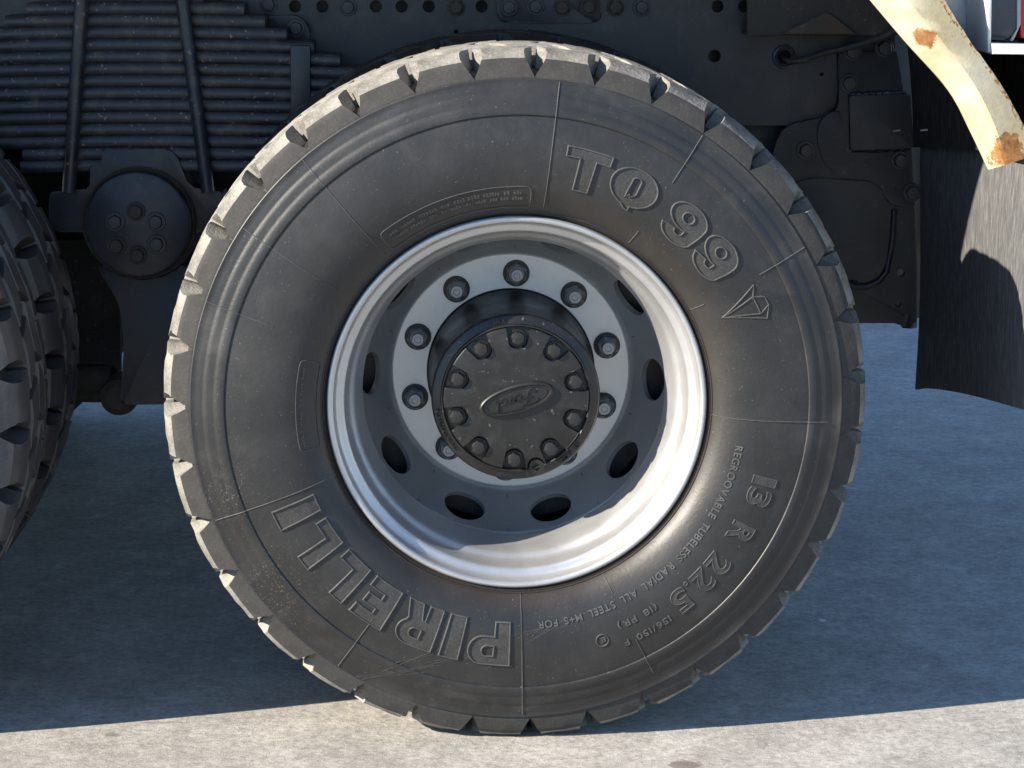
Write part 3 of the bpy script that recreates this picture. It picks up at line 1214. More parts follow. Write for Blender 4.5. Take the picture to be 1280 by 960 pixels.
AX, AY = .0610, .0235
bm = bmesh.new()
N = 64
rows = []
for (k_, h) in ((1.0, -.001), (.985, .0040), (.955, .0056), (.925, .0056), (.905, .0036), (0.0, .0036)):
    rows.append([bm.verts.new(badge(AX * k_ * math.cos(2 * PI * i / N) - (0 if k_ else 0), (AY - AX * (1 - k_)) * math.sin(2 * PI * i / N) if k_ else 0, h)) for i in range(N)])
for a, b in zip(rows, rows[1:]):
    for i in range(N):
        bm.faces.new((a[i], a[(i + 1) % N], b[(i + 1) % N], b[i]))
bmesh.ops.remove_doubles(bm, verts=bm.verts[:], dist=1e-5)
ridge(bm, ell(0, 0, AX * .82, AY * .70, n=48), .0018, .0050, badge, True, .003)
obj('oval_badge', bm, 'hub', wheel, angle=30)
strokes = [
    [(-.70, .30), (-.66, .46), (-.50, .50), (-.28, .44), (-.08, .52)],
    [(-.28, .44), (-.36, .10), (-.44, -.28), (-.54, -.46), (-.66, -.42), (-.66, -.28), (-.56, -.24)],
    [(-.54, .02), (-.40, .06), (-.24, .02), (-.16, .08)],
    [(-.02, .10), (-.14, -.06), (-.16, -.26), (-.06, -.36), (.06, -.20), (.08, .0), (-.02, .10), (.10, .02), (.18, .06)],
    [(.18, .08), (.20, -.10), (.14, -.34)], [(.19, -.08), (.27, .08), (.35, .06)],
    [(.56, .06), (.44, .08), (.36, -.10), (.36, -.30), (.46, -.34), (.56, -.14), (.64, .20), (.70, .52)], [(.70, .52), (.60, .0), (.57, -.26), (.64, -.36), (.74, -.22)]]
bm = bmesh.new()
for st in strokes:
    ridge(bm, [(p.x * AX * .78, p.y * AY * .98) for p in spline([(x, y, 0) for x, y in st], 6)], .0034, .0058, badge, False, .0015)
obj('script_lettering', bm, 'hub', wheel, angle=30)


def capmap(ac, r0, flip=False):
    def f(u, v, h):
        a = ac - u / (r0 + .003)
        r = r0 + v
        return Vector((r * math.cos(a), .0552 - h, r * math.sin(a)))
    return f


small_text('74HX', 113, 100, .1225, .0075, h=.0022, bold=.03, name='cast_text', mapper=capmap(rad(110), .1225), mat='hub')
small_text('17 5C3L', -38, -60, .1225, .007, h=.0022, bold=.03, name='cast_text', mapper=capmap(rad(-37), .1225), mat='hub')
bm = bmesh.new()
rn = random.Random(4)
a = rad(189)
while a < rad(222):
    f = capmap(a, .1225)
    wv = rn.uniform(.0025, .0045)
    ridge(bm, [(0, rn.uniform(0, .002)), (wv * .4, .006), (wv, rn.uniform(.001, .006))], .0016, .0020, f, False, .002)
    a += (wv + .0022) / .125
obj('cast_text', bm, 'hub', wheel, angle=30)

# ---- inner tyre of the pair ------------------------------------------------------
DUAL = .352
inner_me = bpy.data.meshes.new('tyre')
ib = bmesh.new()


def ring_blocks(bm, me_list, phase, yoff, back=False):
    for k in range(NB):
        n0 = len(bm.verts)
        bm.from_mesh(me_list[k % len(me_list)])
        bm.verts.ensure_lookup_table()
        R = Matrix.Rotation(-(phase + k * PITCHB), 4, 'Y')
        if back:
            R = R @ Matrix.Rotation(PI, 4, 'X')
        T = Matrix.Translation((0, .254 if back else 0, 0)) @ R
        for v in bm.verts[n0:]:
            v.co = T @ v.co


lathe([(r, y) for r, y in PROF[::2]] + [(.5225, .03), (.5255, .127), (.5225, .224)] + [(r, .254 - y) for r, y in reversed(PROF[::2])] + [(.27, .24), (.27, .0)], 144, True, bm=ib)
ring_blocks(ib, BLK['front'], .05, 0)
ring_blocks(ib, BLK['mid'], .14, 0)
ring_blocks(ib, BLK['mid2'], .05, 0)
ring_blocks(ib, BLK['front'], .14, 0, True)
bmesh.ops.recalc_face_normals(ib, faces=ib.faces[:])
ib.to_mesh(inner_me)
ib.free()
inner_me.materials.append(M['rubber'])
inner_me.materials.append(M['tread_side'])
inner_me.materials.append(M['tread_side'])
inner_me.shade_smooth()
inner_me.set_sharp_from_angle(angle=rad(40))
inst('inner_tyre', inner_me, wheel, (0, DUAL, 0), (0, .7, 0))
rim_me = rim.data
inst('inner_rim', rim_me, wheel, (0, DUAL + .254, 0), (0, 0, PI))
obj('brake_drum', lathe([(.0, .291), (.262, .291), (.265, .295), (.262, .300), (.238, .306), (.238, .55), (.0, .56)], 64), 'drum', wheel)  # wide black front plate added so the hand holes look dark

# ---- the other wheels --------------------------------------------------------------
wl = empty('wheel', (-1.322, -.012, HA), truck)
tag(wl, 'shaded forward rear wheel, its tread cut by the left edge')
inst('tyre', tyre_me, wl, (0, 0, 0), (0, .4, 0))
inst('rim', rim_me, wl, (0, 0, 0))
inst('wheel_disc', disc.data, wl, (0, 0, 0), (0, .2, 0))
obj_hub = inst('hub_cap', hubcap.data, wl, (0, 0, 0))
inst('hub_drum', bpy.data.objects['hub_drum'].data, wl, (0, 0, 0))
vis = lambda d, row: -62 < d < 66
MUD = {}
for row in ('front', 'mid', 'mid2'):
    MUD[row] = []
    for me in BLK[row]:
        c = me.copy()
        c.materials.clear()
        for m in ('muddy', 'muddy', 'mud'):
            c.materials.append(M[m])
        MUD[row].append(c)
_keep = BLK
BLK = MUD
add_blocks(wl, 0, .02, vis)
inst('inner_tyre', tyre_me, wl, (0, DUAL, 0), (0, 1.1, 0))
add_blocks(wl, DUAL, .11, vis)
BLK = _keep
for xw in (0, -1.36):
    wf = empty('wheel', (xw, 2.5, HA), truck)
    wf.rotation_euler = (0, 0, PI)
    inst('tyre', inner_me, wf, (0, 0, 0), (0, .2, 0))
    inst('inner_tyre', inner_me, wf, (0, DUAL, 0), (0, .5, 0))
    inst('rim', rim_me, wf, (0, 0, 0))
wfr = empty('wheel', (-5.3, .02, HA), truck)
inst('tyre', inner_me, wfr, (0, 0, 0))
inst('rim', rim_me, wfr, (0, 0, 0))

# ---- axles --------------------------------------------------------------------------
for xw in (0, -1.36):
    bm = bmesh.new()
    tube(bm, [(xw, .35, HA), (xw, .8, HA), (xw, .95, HA), (xw, 1.05, HA), (xw, 1.25, HA), (xw, 1.45, HA), (xw, 1.55, HA), (xw, 1.7, HA), (xw, 2.15, HA)],
         [.075, .08, .09, .17, .22, .17, .09, .08, .075], 28)
    obj('axle', bm, 'brown', truck)

# ---- frame rail ----------------------------------------------------------------------
YF = .80
zt = 1.60
zlow = at(900, 157, YF).z
bm = bmesh.new()
x_end = at(1120, 60, YF).x
pts = rounded([(-6.2, zlow), (at(1010, 157, YF).x, zlow), (at(1046, 130, YF).x, at(1046, 140, YF).z), (at(1047, 60, YF).x, at(1047, 62, YF).z), (x_end, at(1120, 60, YF).z), (x_end, zt), (-6.2, zt)], [0, .05, .03, 0, 0, 0, 0])
plate(bm, pts, YF, YF + .012, .003)
rail = obj('frame_rail', bm, 'chassis', truck)
holes = [(x, 8, 7.5) for x in (369, 403, 470, 502, 536, 602, 897, 930, 275, 240)] + [(893, 70, 7.8), (980, 71, 9.0), (570, 40, 3.0), (1027, 93, 2.6)]
cut_holes(rail, [(at(x, y, YF).x, at(x, y, YF).z, r / 655) for x, y, r in holes])
bm = bmesh.new()
box(bm, -6.2, x_end - .02, YF + .012, YF + .09, zlow - .001, zlow + .010, .003)
obj('frame_flange', bm, 'chassis', truck)
bm = bmesh.new()
box(bm, -6.2, x_end - .02, YF + .075, YF + .09, zlow + .012, zt, 0)
obj('frame_liner', bm, 'drum', truck)
fb_me = hex_mesh('bolt', .0125, .011, washer=.0165, dome=.0008)
fb_me.materials.append(M['chassis'])
fb2_me = hex_mesh('bolt', .0125, .011, washer=.0165, dome=.0008)
fb2_me.materials.append(M['brown'])
for i, (x, y) in enumerate(((336, 6), (435, 9), (570, 9), (636, 9), (669, 8), (702, 9), (735, 8), (769, 9), (802, 9))):
    p = at(x, y, YF)
    yy = YF - (.010 if 620 < x < 745 else 0)
    inst('bolt', fb2_me if i in (2, 5, 6, 7) else fb_me, rail, (p.x, yy - .0005, p.z), (0, random.uniform(0, 1), 0))
bm = bmesh.new()
plate(bm, rounded(pxz([(621, -60), (752, -60), (752, 28), (621, 28)], YF), .02), YF - .010, YF - .0005, .003)
obj('splice_plate', bm, 'chassis', rail)
# ring round the cable hole
p = at(980, 71, YF)
bm = lathe([(.0155, -.001), (.0155, -.006), (.018, -.008), (.0215, -.007), (.0225, -.001)], 32)
obj('grommet', bm, 'chassis', rail, loc=(p.x, YF, p.z))
bm = bmesh.new()
cb = [at(978, 70, YF + .03), at(986, 76, YF - .012), at(1004, 75, YF - .02), at(1030, 66, YF - .02), at(1058, 60, YF - .03), at(1085, 52, YF - .05), at(1108, 44, YF - .08), at(1150, 20, YF - .10), at(1200, -30, YF - .1)]
tube(bm, spline(cb, 6), .0055, 10)
obj('cable', bm, 'brown', truck)
# far rail and crossmembers
bm = bmesh.new()
box(bm, -6.2, .75, 1.69, 1.70, zlow, zt, 0)
box(bm, -6.2, .75, 1.63, 1.69, zlow, zlow + .012, 0)
obj('far_frame_rail', bm, 'chassis', truck)
for xx in (-3.2, -1.75, -.68, .35):
    bm = bmesh.new()
    box(bm, xx - .08, xx + .08, YF + .095, 1.685, zlow + .05, zlow + .32, .01)
    obj('crossmember', bm, 'brown', truck)

# eye bracket behind the spring
bm = bmesh.new()
plate(bm, rounded(pxz([(330, 20), (372, 19), (388, 34), (386, 56), (330, 56)], YF - .03), .012), YF - .03, YF - .001, .004)
eye = obj('spring_bracket', bm, 'chassis', truck)
p = at(370, 35, YF - .03)
inst('bolt', fb_me, eye, (p.x, YF - .0305, p.z))

# ---- rear gusset ------------------------------------------------------------------------
YG = YF - .012
bm = bmesh.new()
gp = pxz([(1047, 64), (1122, 64), (1140, 190), (1146, 330), (1146, 404), (1070, 404), (1010, 404), (960, 300), (966, 190), (978, 158), (1012, 150), (1040, 146), (1049, 130)], YG)
plate(bm, rounded(gp, [0, 0, .02, 0, .004, .0, .05, .02, .03, .05, .03, .01, .01]), YG, YF - .0005, .003)
gus = obj('gusset_plate', bm, 'gusset', truck)
cut_holes(gus, [(at(x, y, YG).x, at(x, y, YG).z, r / 655) for x, y, r in ((1126, 341, 5), (1122, 380, 4.5))])
bm = bmesh.new()
box(bm, at(955, 300, YF).x, at(1146, 300, YF).x, YF + .001, YF + .30, at(1100, 403, YF).z, at(1100, 396, YF).z, .003)
obj('lower_flange', bm, 'chassis', gus)
bm = bmesh.new()
wp = pxz([(1060, 119), (1136, 117), (1141, 184), (1062, 187)], YG)
plate(bm, rounded(wp, .004), YG - .014, YG - .0005, .004)
obj('weld_patch', bm, 'gusset', gus)
# weld bead along the patch
bm = bmesh.new()
for (a, b) in (((1064, 188), (1140, 185)), ((1062, 118), (1134, 116))):
    n = 26
    for k in range(n):
        q = at(a[0] + (b[0] - a[0]) * k / n, a[1] + (b[1] - a[1]) * k / n + random.uniform(-.8, .8), YG - .004)
        r = random.uniform(.0035, .006)
        bmesh.ops.create_icosphere(bm, subdivisions=1, radius=r, matrix=Matrix.Translation(q))
tag(obj('weld_bead', bm, 'drum', gus), kind='stuff')
# pressed panel with a round foot
bm = bmesh.new()
pp = pxz([(985, 232), (1010, 222), (1088, 226), (1102, 238), (1108, 256), (1113, 262), (1107, 330), (1092, 350), (1066, 354), (1048, 338), (1000, 280)], YG)
plate(bm, rounded(pp, [.03, .03, .02, .01, .01, .004, .03, .03, .03, .03, .02]), YG - .008, YG - .0005, .005, 3)
obj('pressed_panel', bm, 'gusset', gus)
bm = bmesh.new()
tube(bm, [at(x, y, YG - .004) for x, y in ((1044, 336), (1054, 350), (1068, 358), (1084, 358), (1098, 352), (1108, 340), (1116, 300), (1118, 262))], .006, 10)
obj('pressed_rim', bm, 'chassis', gus)
# curved web between the patch and the left bolt lobe
bm = bmesh.new()
cw = pxz([(1022, 150), (1046, 136), (1058, 150), (1060, 190), (1135, 192), (1143, 258), (1112, 258), (1096, 226), (1050, 222), (1030, 205), (1021, 180)], YG)
plate(bm, rounded(cw, [.02, .01, .01, .008, .004, .004, .02, .015, .03, .03, .02]), YG - .006, YG - .0006, .005, 3)
obj('web_plate', bm, 'gusset', gus)
gb_me = hex_mesh('bolt', .0135, .012, washer=.018, dome=.0008)
gb_me.materials.append(M['chassis'])
for (x, y, dy) in ((1007, 188, 0), (1124, 200, .006), (1139, 240, .006), (1061, 104, 0), (1105, 60, .0), (1065, 64, 0)):
    p = at(x, y, YG)
    inst('bolt', gb_me, gus, (p.x, YG - dy - .0005, p.z), (0, random.uniform(0, 1), 0))
bm = bmesh.new()
q = at(1139, 405, YG)
tube(bm, [q + Vector((0, .02, .014)), q + Vector((0, .02, -.010))], .016, 6)
tube(bm, [q + Vector((-.006, .02, .02)), q + Vector((-.010, .02, -.004))], .022, 10)
obj('hanging_nut', bm, 'drum', gus)

bm = bmesh.new()
plate(bm, pxz([(925, 40), (1185, 40), (1170, 398), (925, 398)], YF + .10), YF + .10, YF + .112, .003)
obj('dark_backing_plate', bm, 'drum', truck)  # black plate added to block bright sky in the gaps round the gusset

# upper bracket with a dusty diagonal brace
YB = YF - .07
bm = bmesh.new()
plate(bm, pxz([(934, -60), (1180, -60), (1180, 44), (934, 44)], YB), YB, YB + .006, .002)
ub = obj('upper_bracket', bm, 'brown', truck)
bm = bmesh.new()
box(bm, at(934, 0, YB).x, at(1170, 0, YB).x, YB + .006, YF - .001, at(934, 44, YB).z, at(934, 41, YB).z, 0)
obj('bracket_flange', bm, 'brown', ub)
bm = bmesh.new()
plate(bm, pxz([(976, 43), (1030, 16), (1040, 18), (1072, 43)], YB - .012), YB - .012, YB - .0005, .004)
obj('brace', bm, 'rusty', ub)

# ---- leaf spring ---------------------------------------------------------------------------
XS = -.672
sp = empty('leaf_spring', (XS, .71, .9), truck)
YL0, YL1 = .665, .755
pitch_px = 15.15


def leaf(yc_px, xl, xr, seed):
    """one leaf: yc_px = image height of its middle at the spring's centre, xl / xr = its end points (X)"""
    rnd = random.Random(seed)
    z0 = at(190, yc_px, YL0).z
    th = .0213 / 2
    bm = bmesh.new()
    n = 28
    prev = None
    for i in range(n + 1):
        x = xl + (xr - xl) * i / n
        dz = -.060 * (x - XS) ** 2 - .03 * (x - XS) ** 4
        end = min(x - xl, xr - x)
        sec = [(YL0 + .0045, th), (YL1, th), (YL1, -th), (YL0 + .0035, -th), (YL0 + .0006, -th * .66), (YL0, -.001), (YL0 + .0012, th * .62)]
        ring = [bm.verts.new((x - XS, y - .71, z0 + dz + z - .9)) for y, z in sec]
        if prev:
            for k in range(len(sec)):
                bm.faces.new((prev[k], prev[(k + 1) % len(sec)], ring[(k + 1) % len(sec)], ring[k]))
        else:
            bm.faces.new(ring[::-1])
        prev = ring
    bm.faces.new(prev)
    return obj('leaf', bm, 'spring', sp, angle=50)


def xat(px, py):
    return at(px, py, YL0).x


rx = {0: 305, 1: 331, 2: 358, 3: 392, 4: 425, 5: 452, 6: 480, 7: 505, 8: 540}
lx = {0: 33, 1: 6, 2: -22, 3: -55, 4: -85}
for i in range(-2, 14):
    yc = 10 + pitch_px * i
    if i < 0:
        a, b = xat(60 - 25 * i, yc), xat(280 + 27 * i, yc)
    else:
        b = xat(rx.get(i, 600), yc)
        a = xat(lx.get(i, -230), yc)
    if i in (12, 13):
        a, b = xat(28 if i == 12 else 25, yc), xat(320, yc)
    leaf(yc - (.0), a, b, i)
YU = YL0 - .014
for (pa_, pb_) in (((103, -14), (86, 240)), ((226, -14), (260, 240))):
    bm = bmesh.new()
    A_, B_ = at(*pa_, YU), at(*pb_, YU)
    o_ = Vector((XS, .71, .9))
    top = A_ + (A_ - B_) * .25
    tube(bm, [B_ - o_, top - o_], .0125, 14)
    obj('u_bolt', bm, 'spring', sp, angle=50)
bm = bmesh.new()
plate(bm, [(x - XS, z - .9) for x, z in pxz([(363, 57), (388, 57), (388, 150), (363, 150)], YL0 - .009)], YL0 - .009 - .71, YL0 - .001 - .71, .003)
obj('rebound_clip', bm, 'chassis', sp)

# ---- trunnion -----------------------------------------------------------------------------
YT = .62
tc = at(172, 281, YT)
tr = empty('trunnion', tc, truck)
R_ = 66 / 688.0
bm = lathe([(0, 0), (R_ - .006, 0), (R_ - .002, .002), (R_, .006), (R_, .022), (R_ * 1.0, .03)], 72)
capo = obj('trunnion_cap', bm, 'chassis', tr)
bm = lathe([(R_ * .98, .03), (R_ * 1.04, .026), (R_ * 1.06, .032), (R_ * 1.06, .046)], 72)
obj('seal_ring', bm, 'rusty', tr)
bm = lathe([(R_ * 1.0, .046), (R_ * 1.10, .044), (R_ * 1.13, .05), (R_ * 1.13, .40), (0, .4)], 72)
obj('trunnion_hub', bm, 'chassis', tr)
tb_me = hex_mesh('bolt', .0130, .010, washer=.0175, dome=.0008)
tb_me.materials.append(M['chassis'])
tb2_me = hex_mesh('bolt', .0130, .010, washer=.0175, dome=.0008)
tb2_me.materials.append(M['brown'])
for k, (x, y) in enumerate(((170, 264), (144, 277), (195, 277), (146, 307), (196, 305), (172, 319))):
    p = at(x, y, YT)
    inst('bolt', tb2_me if k in (0, 3, 5) else tb_me, tr, p - tc + Vector((0, -.0005, 0)), (0, random.uniform(0, 1), 0))
bm = bmesh.new()
plate(bm, [(x - tc.x, z - tc.z) for x, z in rounded(pxz([(127, 187), (218, 186), (236, 234), (278, 240), (284, 290), (60, 290), (62, 240), (112, 236), (113, 206), (127, 204)], YT + .04), [.006, .02, .01, .005, .02, .02, .005, .005, .003, .003])], .04, .12, .004)
obj('spring_saddle', bm, 'chassis', tr)
# hanger casting below the cap, with its rounded torque-rod eye
bm = bmesh.new()
plate(bm, [(x - tc.x, z - tc.z) for x, z in rounded(pxz([(118, 330), (240, 330), (262, 505), (150, 506), (155, 430), (150, 380)], YT + .06), [.02, .02, .01, .01, .03, .03])], .06, .30, .012)
obj('hanger', bm, 'chassis', tr)
bm = bmesh.new()
pe = at(150, 494, YT + .10)
lathe([(0, -.03), (.022, -.03), (.026, -.026), (.034, -.022), (.036, -.010), (.036, .05)], 40, bm=bm)
obj('torque_rod_eye', bm, 'brown', tr, loc=pe - tc)
bm = bmesh.new()
tube(bm, [(0, 0, 0), (-.35, .03, -.01), (-.70, .05, -.01)], .028, 14)
obj('torque_rod', bm, 'brown', tr, loc=pe - tc + Vector((-.02, .06, .02)))
bm = bmesh.new()
plate(bm, [(x - tc.x, z - tc.z) for x, z in rounded(pxz([(-40, 300), (120, 300), (150, 345), (150, 503), (100, 503), (-40, 470)], YT + .33), .02)], .33, .36, .004)
obj('rear_shield', bm, 'brown', tr)
bm = bmesh.new()
plate(bm, [(x - tc.x, z - tc.z) for x, z in pxz([(-60, 140), (420, 140), (420, 320), (-60, 320)], YT + .37)], .37, .385, .004)
obj('dark_bogie_backing', bm, 'drum', tr)  # added black sheet that hides bright sky behind the saddle
bm = bmesh.new()
tube(bm, [(0, .40, 0), (0, 1.0, 0)], .075, 24)
obj('trunnion_shaft', bm, 'brown', tr)

# ---- mudflap ----------------------------------------------------------------------------------
bm = bmesh.new()
nY, nZ = 22, 24
front, rear = [], []
for j in range(nY + 1):
    t = j / nY
    y = .78 + (-.10 - .78) * t
    xb = .795 + .072 * t ** 1.3
    zb = at(1153, 487, .78).z + (at(1280, 522, .0).z - at(1153, 487, .78).z) * (t / .886) ** .80
    fr, re = [], []
    for i in range(nZ + 1):
        s = i / nZ
        z = zb + (1.06 - zb) * s
        x = xb + .010 * math.sin(t * 5 + .5) * (1 - s) + .004 * math.sin(s * 6 + t * 3)
        fr.append(bm.verts.new((x, y, z)))
        re.append(bm.verts.new((x + .008, y, z)))
    front.append(fr)
    rear.append(re)
for j in range(nY):
    for i in range(nZ):
        bm.faces.new((front[j][i], front[j + 1][i], front[j + 1][i + 1], front[j][i + 1]))
        bm.faces.new((rear[j][i], rear[j][i + 1], rear[j + 1][i + 1], rear[j + 1][i]))
    bm.faces.new((front[j][0], rear[j][0], rear[j + 1][0], front[j + 1][0]))
    bm.faces.new((front[j][nZ], front[j + 1][nZ], rear[j + 1][nZ], rear[j][nZ]))
for i in range(nZ):
    bm.faces.new((front[0][i], front[0][i + 1], rear[0][i + 1], rear[0][i]))
    bm.faces.new((front[nY][i], rear[nY][i], rear[nY][i + 1], front[nY][i + 1]))
obj('mudflap', bm, 'flap', truck, angle=40)

# upper splash panel: a rubber sheet, coloured as if in shade, stapled over the top of the flap
bm = bmesh.new()
Aq = [at(1146, 184, .77), at(1182, 186, .50), at(1212, 188, .33), at(1240, 196, .16), at(1268, 205, .02)]
lowz = [(q.y, q.z) for q in Aq]
nj = 16
fr, re = [], []
for j in range(nj + 1):
    y = .77 - .75 * j / nj
    zb = float(np.interp(-y, [-a for a, _ in lowz], [b for _, b in lowz]))
    col_f, col_r = [], []
    for i in range(9):
        z = zb + (1.42 - zb) * i / 8
        x = .778 + .045 * (j / nj) ** 1.3 - .055 * (i / 8) + .003 * math.sin(j * .9 + i)
        col_f.append(bm.verts.new((x, y, z)))
        col_r.append(bm.verts.new((x + .007, y, z)))
    fr.append(col_f)
    re.append(col_r)
for j in range(nj):
    for i in range(8):
        bm.faces.new((fr[j][i], fr[j + 1][i], fr[j + 1][i + 1], fr[j][i + 1]))
        bm.faces.new((re[j][i], re[j][i + 1], re[j + 1][i + 1], re[j + 1][i]))
    bm.faces.new((fr[j][0], re[j][0], re[j + 1][0], fr[j + 1][0]))
    bm.faces.new((fr[j][8], fr[j + 1][8], re[j + 1][8], re[j][8]))
for i in range(8):
    bm.faces.new((fr[0][i], fr[0][i + 1], re[0][i + 1], re[0][i]))
    bm.faces.new((fr[nj][i], re[nj][i], re[nj][i + 1], fr[nj][i + 1]))
splash = obj('splash_panel', bm, 'splash', truck, angle=40)
for (xa, ya, xb_, yb_, Y) in ((1131, 164, 1140, 162.5, .70), (1166, 163, 1175, 162, .50)):
    bm = bmesh.new()
    tube(bm, [at(xa, ya, Y) + Vector((-.022, 0, 0)), at(xb_, yb_, Y) + Vector((-.022, 0, 0))], .0016, 8)
    obj('staple', bm, 'steel', splash)

# ---- mudguard -----------------------------------------------------------------------------------
YM = -.05
lip_in = [(1002, -105), (1048, -48), (1088, 0), (1132, 52), (1186, 113), (1214, 165), (1236, 212)]
lip_mid = [(1050, -105), (1095, -48), (1132, 0), (1172, 48), (1212, 100), (1238, 150), (1257, 206)]
lip_out = [(1095, -105), (1142, -48), (1180, 0), (1213, 52), (1250, 104), (1280, 158), (1299, 192)]
guard = empty('mudguard', (0, 0, HA), truck)
tag(guard, 'rusty cream mudguard edge')
zo = Vector((0, 0, -HA))


def resamp(pts, n=7):
    return [p for p in spline([(x, y, 0) for x, y in pts], n)]


I_, Mi, Ou = resamp(lip_in), resamp(lip_mid), resamp(lip_out)
bm = bmesh.new()
rows = []
rn = random.Random(12)
for k in range(len(I_)):
    w1 = rn.uniform(-.0012, .0012)
    a = at(I_[k].x, I_[k].y, YM + .022) + zo
    a1 = at(I_[k].x - 1.5, I_[k].y - .5, YM + .03) + zo
    b = at(Mi[k].x, Mi[k].y, YM - .004 + w1) + zo
    c = at(Ou[k].x + rn.uniform(-1, 1), Ou[k].y, YM + .008) + zo
    c1 = at(Ou[k].x + 1, Ou[k].y + .5, YM + .02) + zo
    back = Vector((0, .004, 0))
    rows.append([bm.verts.new(v) for v in (a1, a, (a * .5 + b * .5) + Vector((0, -.0015 + w1, 0)), b * .93 + a * .07, b * .93 + c * .07, (b * .5 + c * .5) + Vector((0, -.001 - w1, 0)), c * .86 + b * .14, c, c1)])
for ra, rb in zip(rows, rows[1:]):
    for k in range(8):
        bm.faces.new((ra[k], ra[k + 1], rb[k + 1], rb[k])).material_index = 1 if k > 5 else 0
bmesh.ops.recalc_face_normals(bm, faces=bm.faces[:])
bmesh.ops.solidify(bm, geom=bm.faces[:], thickness=.003)
obj('guard_lip', bm, ['cream', 'cream_edge'], guard, angle=22)
# the curved sheet behind the lip, seen from below
bm = bmesh.new()
prof_ = [at(p.x - 4, p.y + 1, YM + .016) + zo for p in Ou]
rowsf = []
for q in prof_:
    rowsf.append([bm.verts.new((q.x + .001, y, q.z)) for y in (YM + .016, .1, .22, .36)] + [bm.verts.new((q.x + .0045, y, q.z + .003)) for y in (.36, .22, .1, YM + .016)])
for ra, rb in zip(rowsf, rowsf[1:]):
    for k in range(8):
        bm.faces.new((ra[k], ra[(k + 1) % 8], rb[(k + 1) % 8], rb[k]))
bm.faces.new(rowsf[0])
bm.faces.new(rowsf[-1][::-1])
obj('guard_sheet', bm, 'shaded_underside', guard, angle=40)
# stiffener that carries the guard from the frame
bm = bmesh.new()
qa = at(1150, 120, .36)
tube(bm, [at(1075, -30, .34) + zo, at(1075, -30, .60) + zo, at(1075, -30, .74) + zo], .02, 12)
obj('guard_stay', bm, 'brown', guard)

# ---- tail lamp and rear panel ----------------------------------------------------------------------
YLmp = .02
lamp = empty('tail_lamp', at(1260, 60, YLmp), truck)
lo = lamp.location.copy()


def lp(pts, Y):
    return [(x - lo.x, z - lo.z) for x, z in pxz(pts, Y)]


bm = bmesh.new()
plate(bm, rounded(lp([(1235, -80), (1273, -80), (1273, 22), (1271, 36), (1262, 50), (1235, 49)], YLmp), [0, 0, .002, .008, .008, .004]), 0, .08, .004)
obj('lamp_housing', bm, 'lampblue', lamp)
bm = bmesh.new()
plate(bm, rounded(lp([(1271, -80), (1275.5, -80), (1275.5, 30), (1266, 51), (1262, 51), (1271, 36)], YLmp - .002), .001), -.004, .05, .001)
obj('lamp_trim', bm, 'steel', lamp)
bm = bmesh.new()
plate(bm, rounded(lp([(1276, -80), (1345, -80), (1345, 48), (1276, 48)], YLmp), .004), .0, .08, .005)
obj('red_lens', bm, 'red', lamp)
bm = bmesh.new()
plate(bm, lp([(1231, 52.5), (1350, 57), (1350, 67), (1231, 65.5)], YLmp), -.05, .10, .003)
obj('lamp_tray', bm, 'white', lamp)
bm = bmesh.new()
plate(bm, lp([(1226, -80), (1234, -80), (1232, 64), (1228, 64)], YLmp), -.035, .10, .002)
obj('lamp_bracket', bm, 'white', lamp)
bm = bmesh.new()
plate(bm, pxz([(1150, -80), (1232, -80), (1230, 62), (1214, 62), (1150, 10)], .13), .13, .136, .002)
obj('rear_panel', bm, 'white', truck)
bm = bmesh.new()
plate(bm, pxz([(1170, 72), (1420, 72), (1420, 320), (1170, 320)], .86), .86, .87, .002)
obj('rear_beam', bm, 'rusty', truck)

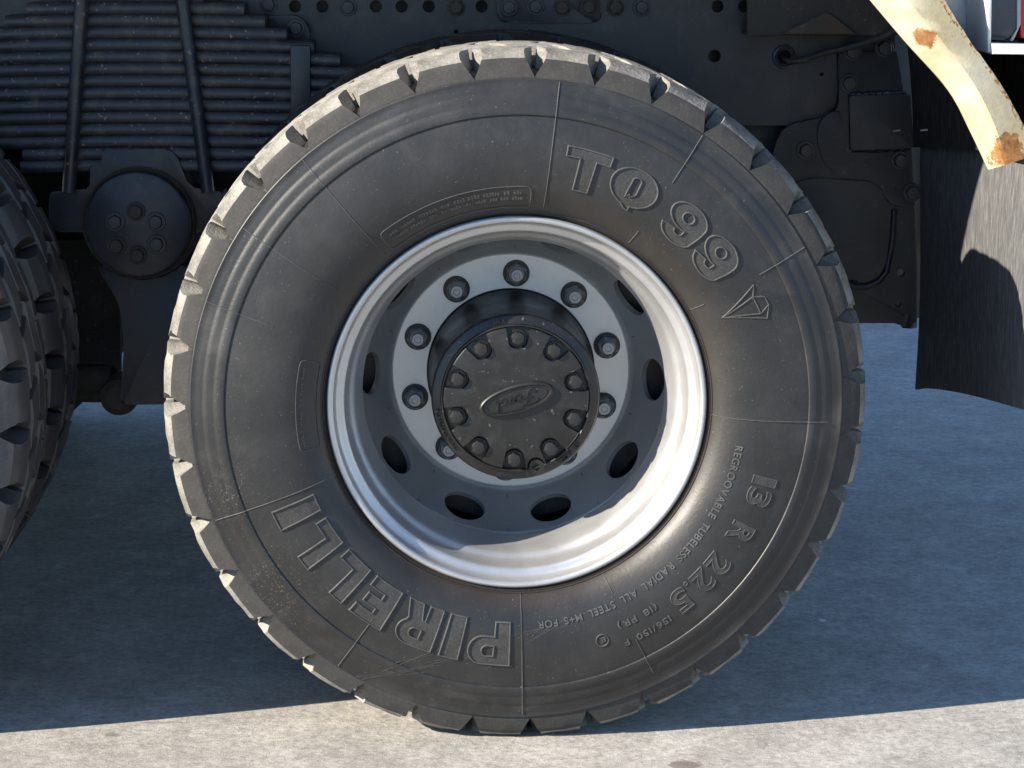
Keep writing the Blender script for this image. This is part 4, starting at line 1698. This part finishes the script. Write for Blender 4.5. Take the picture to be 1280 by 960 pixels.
# ---- load bed above the frame (out of the picture, it shades the chassis and the ground) ---------------
ZB = 1.545
bm = bmesh.new()
box(bm, -5.0, 0.45, -.05, 2.55, ZB, ZB + .08, .01)
bed = obj('load_bed', bm, 'cream', truck)
bm = bmesh.new()
for (x0, x1, y0, y1) in ((-5.0, .45, -.048, .0), (-5.0, .45, 2.5, 2.548), (-5.0, -4.95, .002, 2.498), (.4, .448, .002, 2.498)):
    box(bm, x0, x1, y0, y1, ZB + .081, ZB + 1.15, .006)
for k in range(8):
    x = -4.8 + .72 * k
    box(bm, x, x + .09, -.085, -.0485, ZB + .081, ZB + 1.12, .008)
obj('bed_side', bm, 'cream', bed)
bm = bmesh.new()
box(bm, -7.2, -5.3, .05, 2.45, .95, 2.9, .12, 4)
obj('cab', bm, 'white', truck)

bm = bmesh.new()
n0 = rounded([(.12, .45), (.66, .45), (.66, 1.18), (.12, 1.18)], .16, 8)
va = [bm.verts.new((-3.7, y, z)) for y, z in n0]
vb = [bm.verts.new((-2.12, y, z)) for y, z in n0]
bm.faces.new(va)
bm.faces.new(vb[::-1])
for i in range(len(n0)):
    bm.faces.new((va[i], va[(i + 1) % len(n0)], vb[(i + 1) % len(n0)], vb[i]))
obj('added_shade_tank', bm, 'chassis', truck)  # unseen tank added to stop a sun streak on the ground

# ---- small loose bits on the slab -------------------------------------------------------------------
def gpt(px, py):
    d = FWD + RGT * ((px - 640) / F_PX) + UPV * ((480 - py) / F_PX)
    return CAM + d * (-CAM.z / d.z)


def chip(px, py, size, mat, label, flat_=.4, seed=0):
    rn = random.Random(seed)
    bm = bmesh.new()
    bmesh.ops.create_icosphere(bm, subdivisions=2, radius=size)
    for v in bm.verts:
        v.co *= rn.uniform(.75, 1.15)
        v.co.z *= flat_
        v.co.x *= 1.4
        v.co.z = max(v.co.z, -size * flat_ * .5)
    zmin = min(v.co.z for v in bm.verts)
    g = gpt(px, py)
    return tag(obj('stone_chip', bm, mat, None, angle=20, loc=(g.x, g.y, -zmin - .0004)), label, 'stone chip', 'loose chips on the slab')


chip(1027, 776, .0055, 'stone', 'small white chip on shaded concrete right of the big wheel', .35, 1)
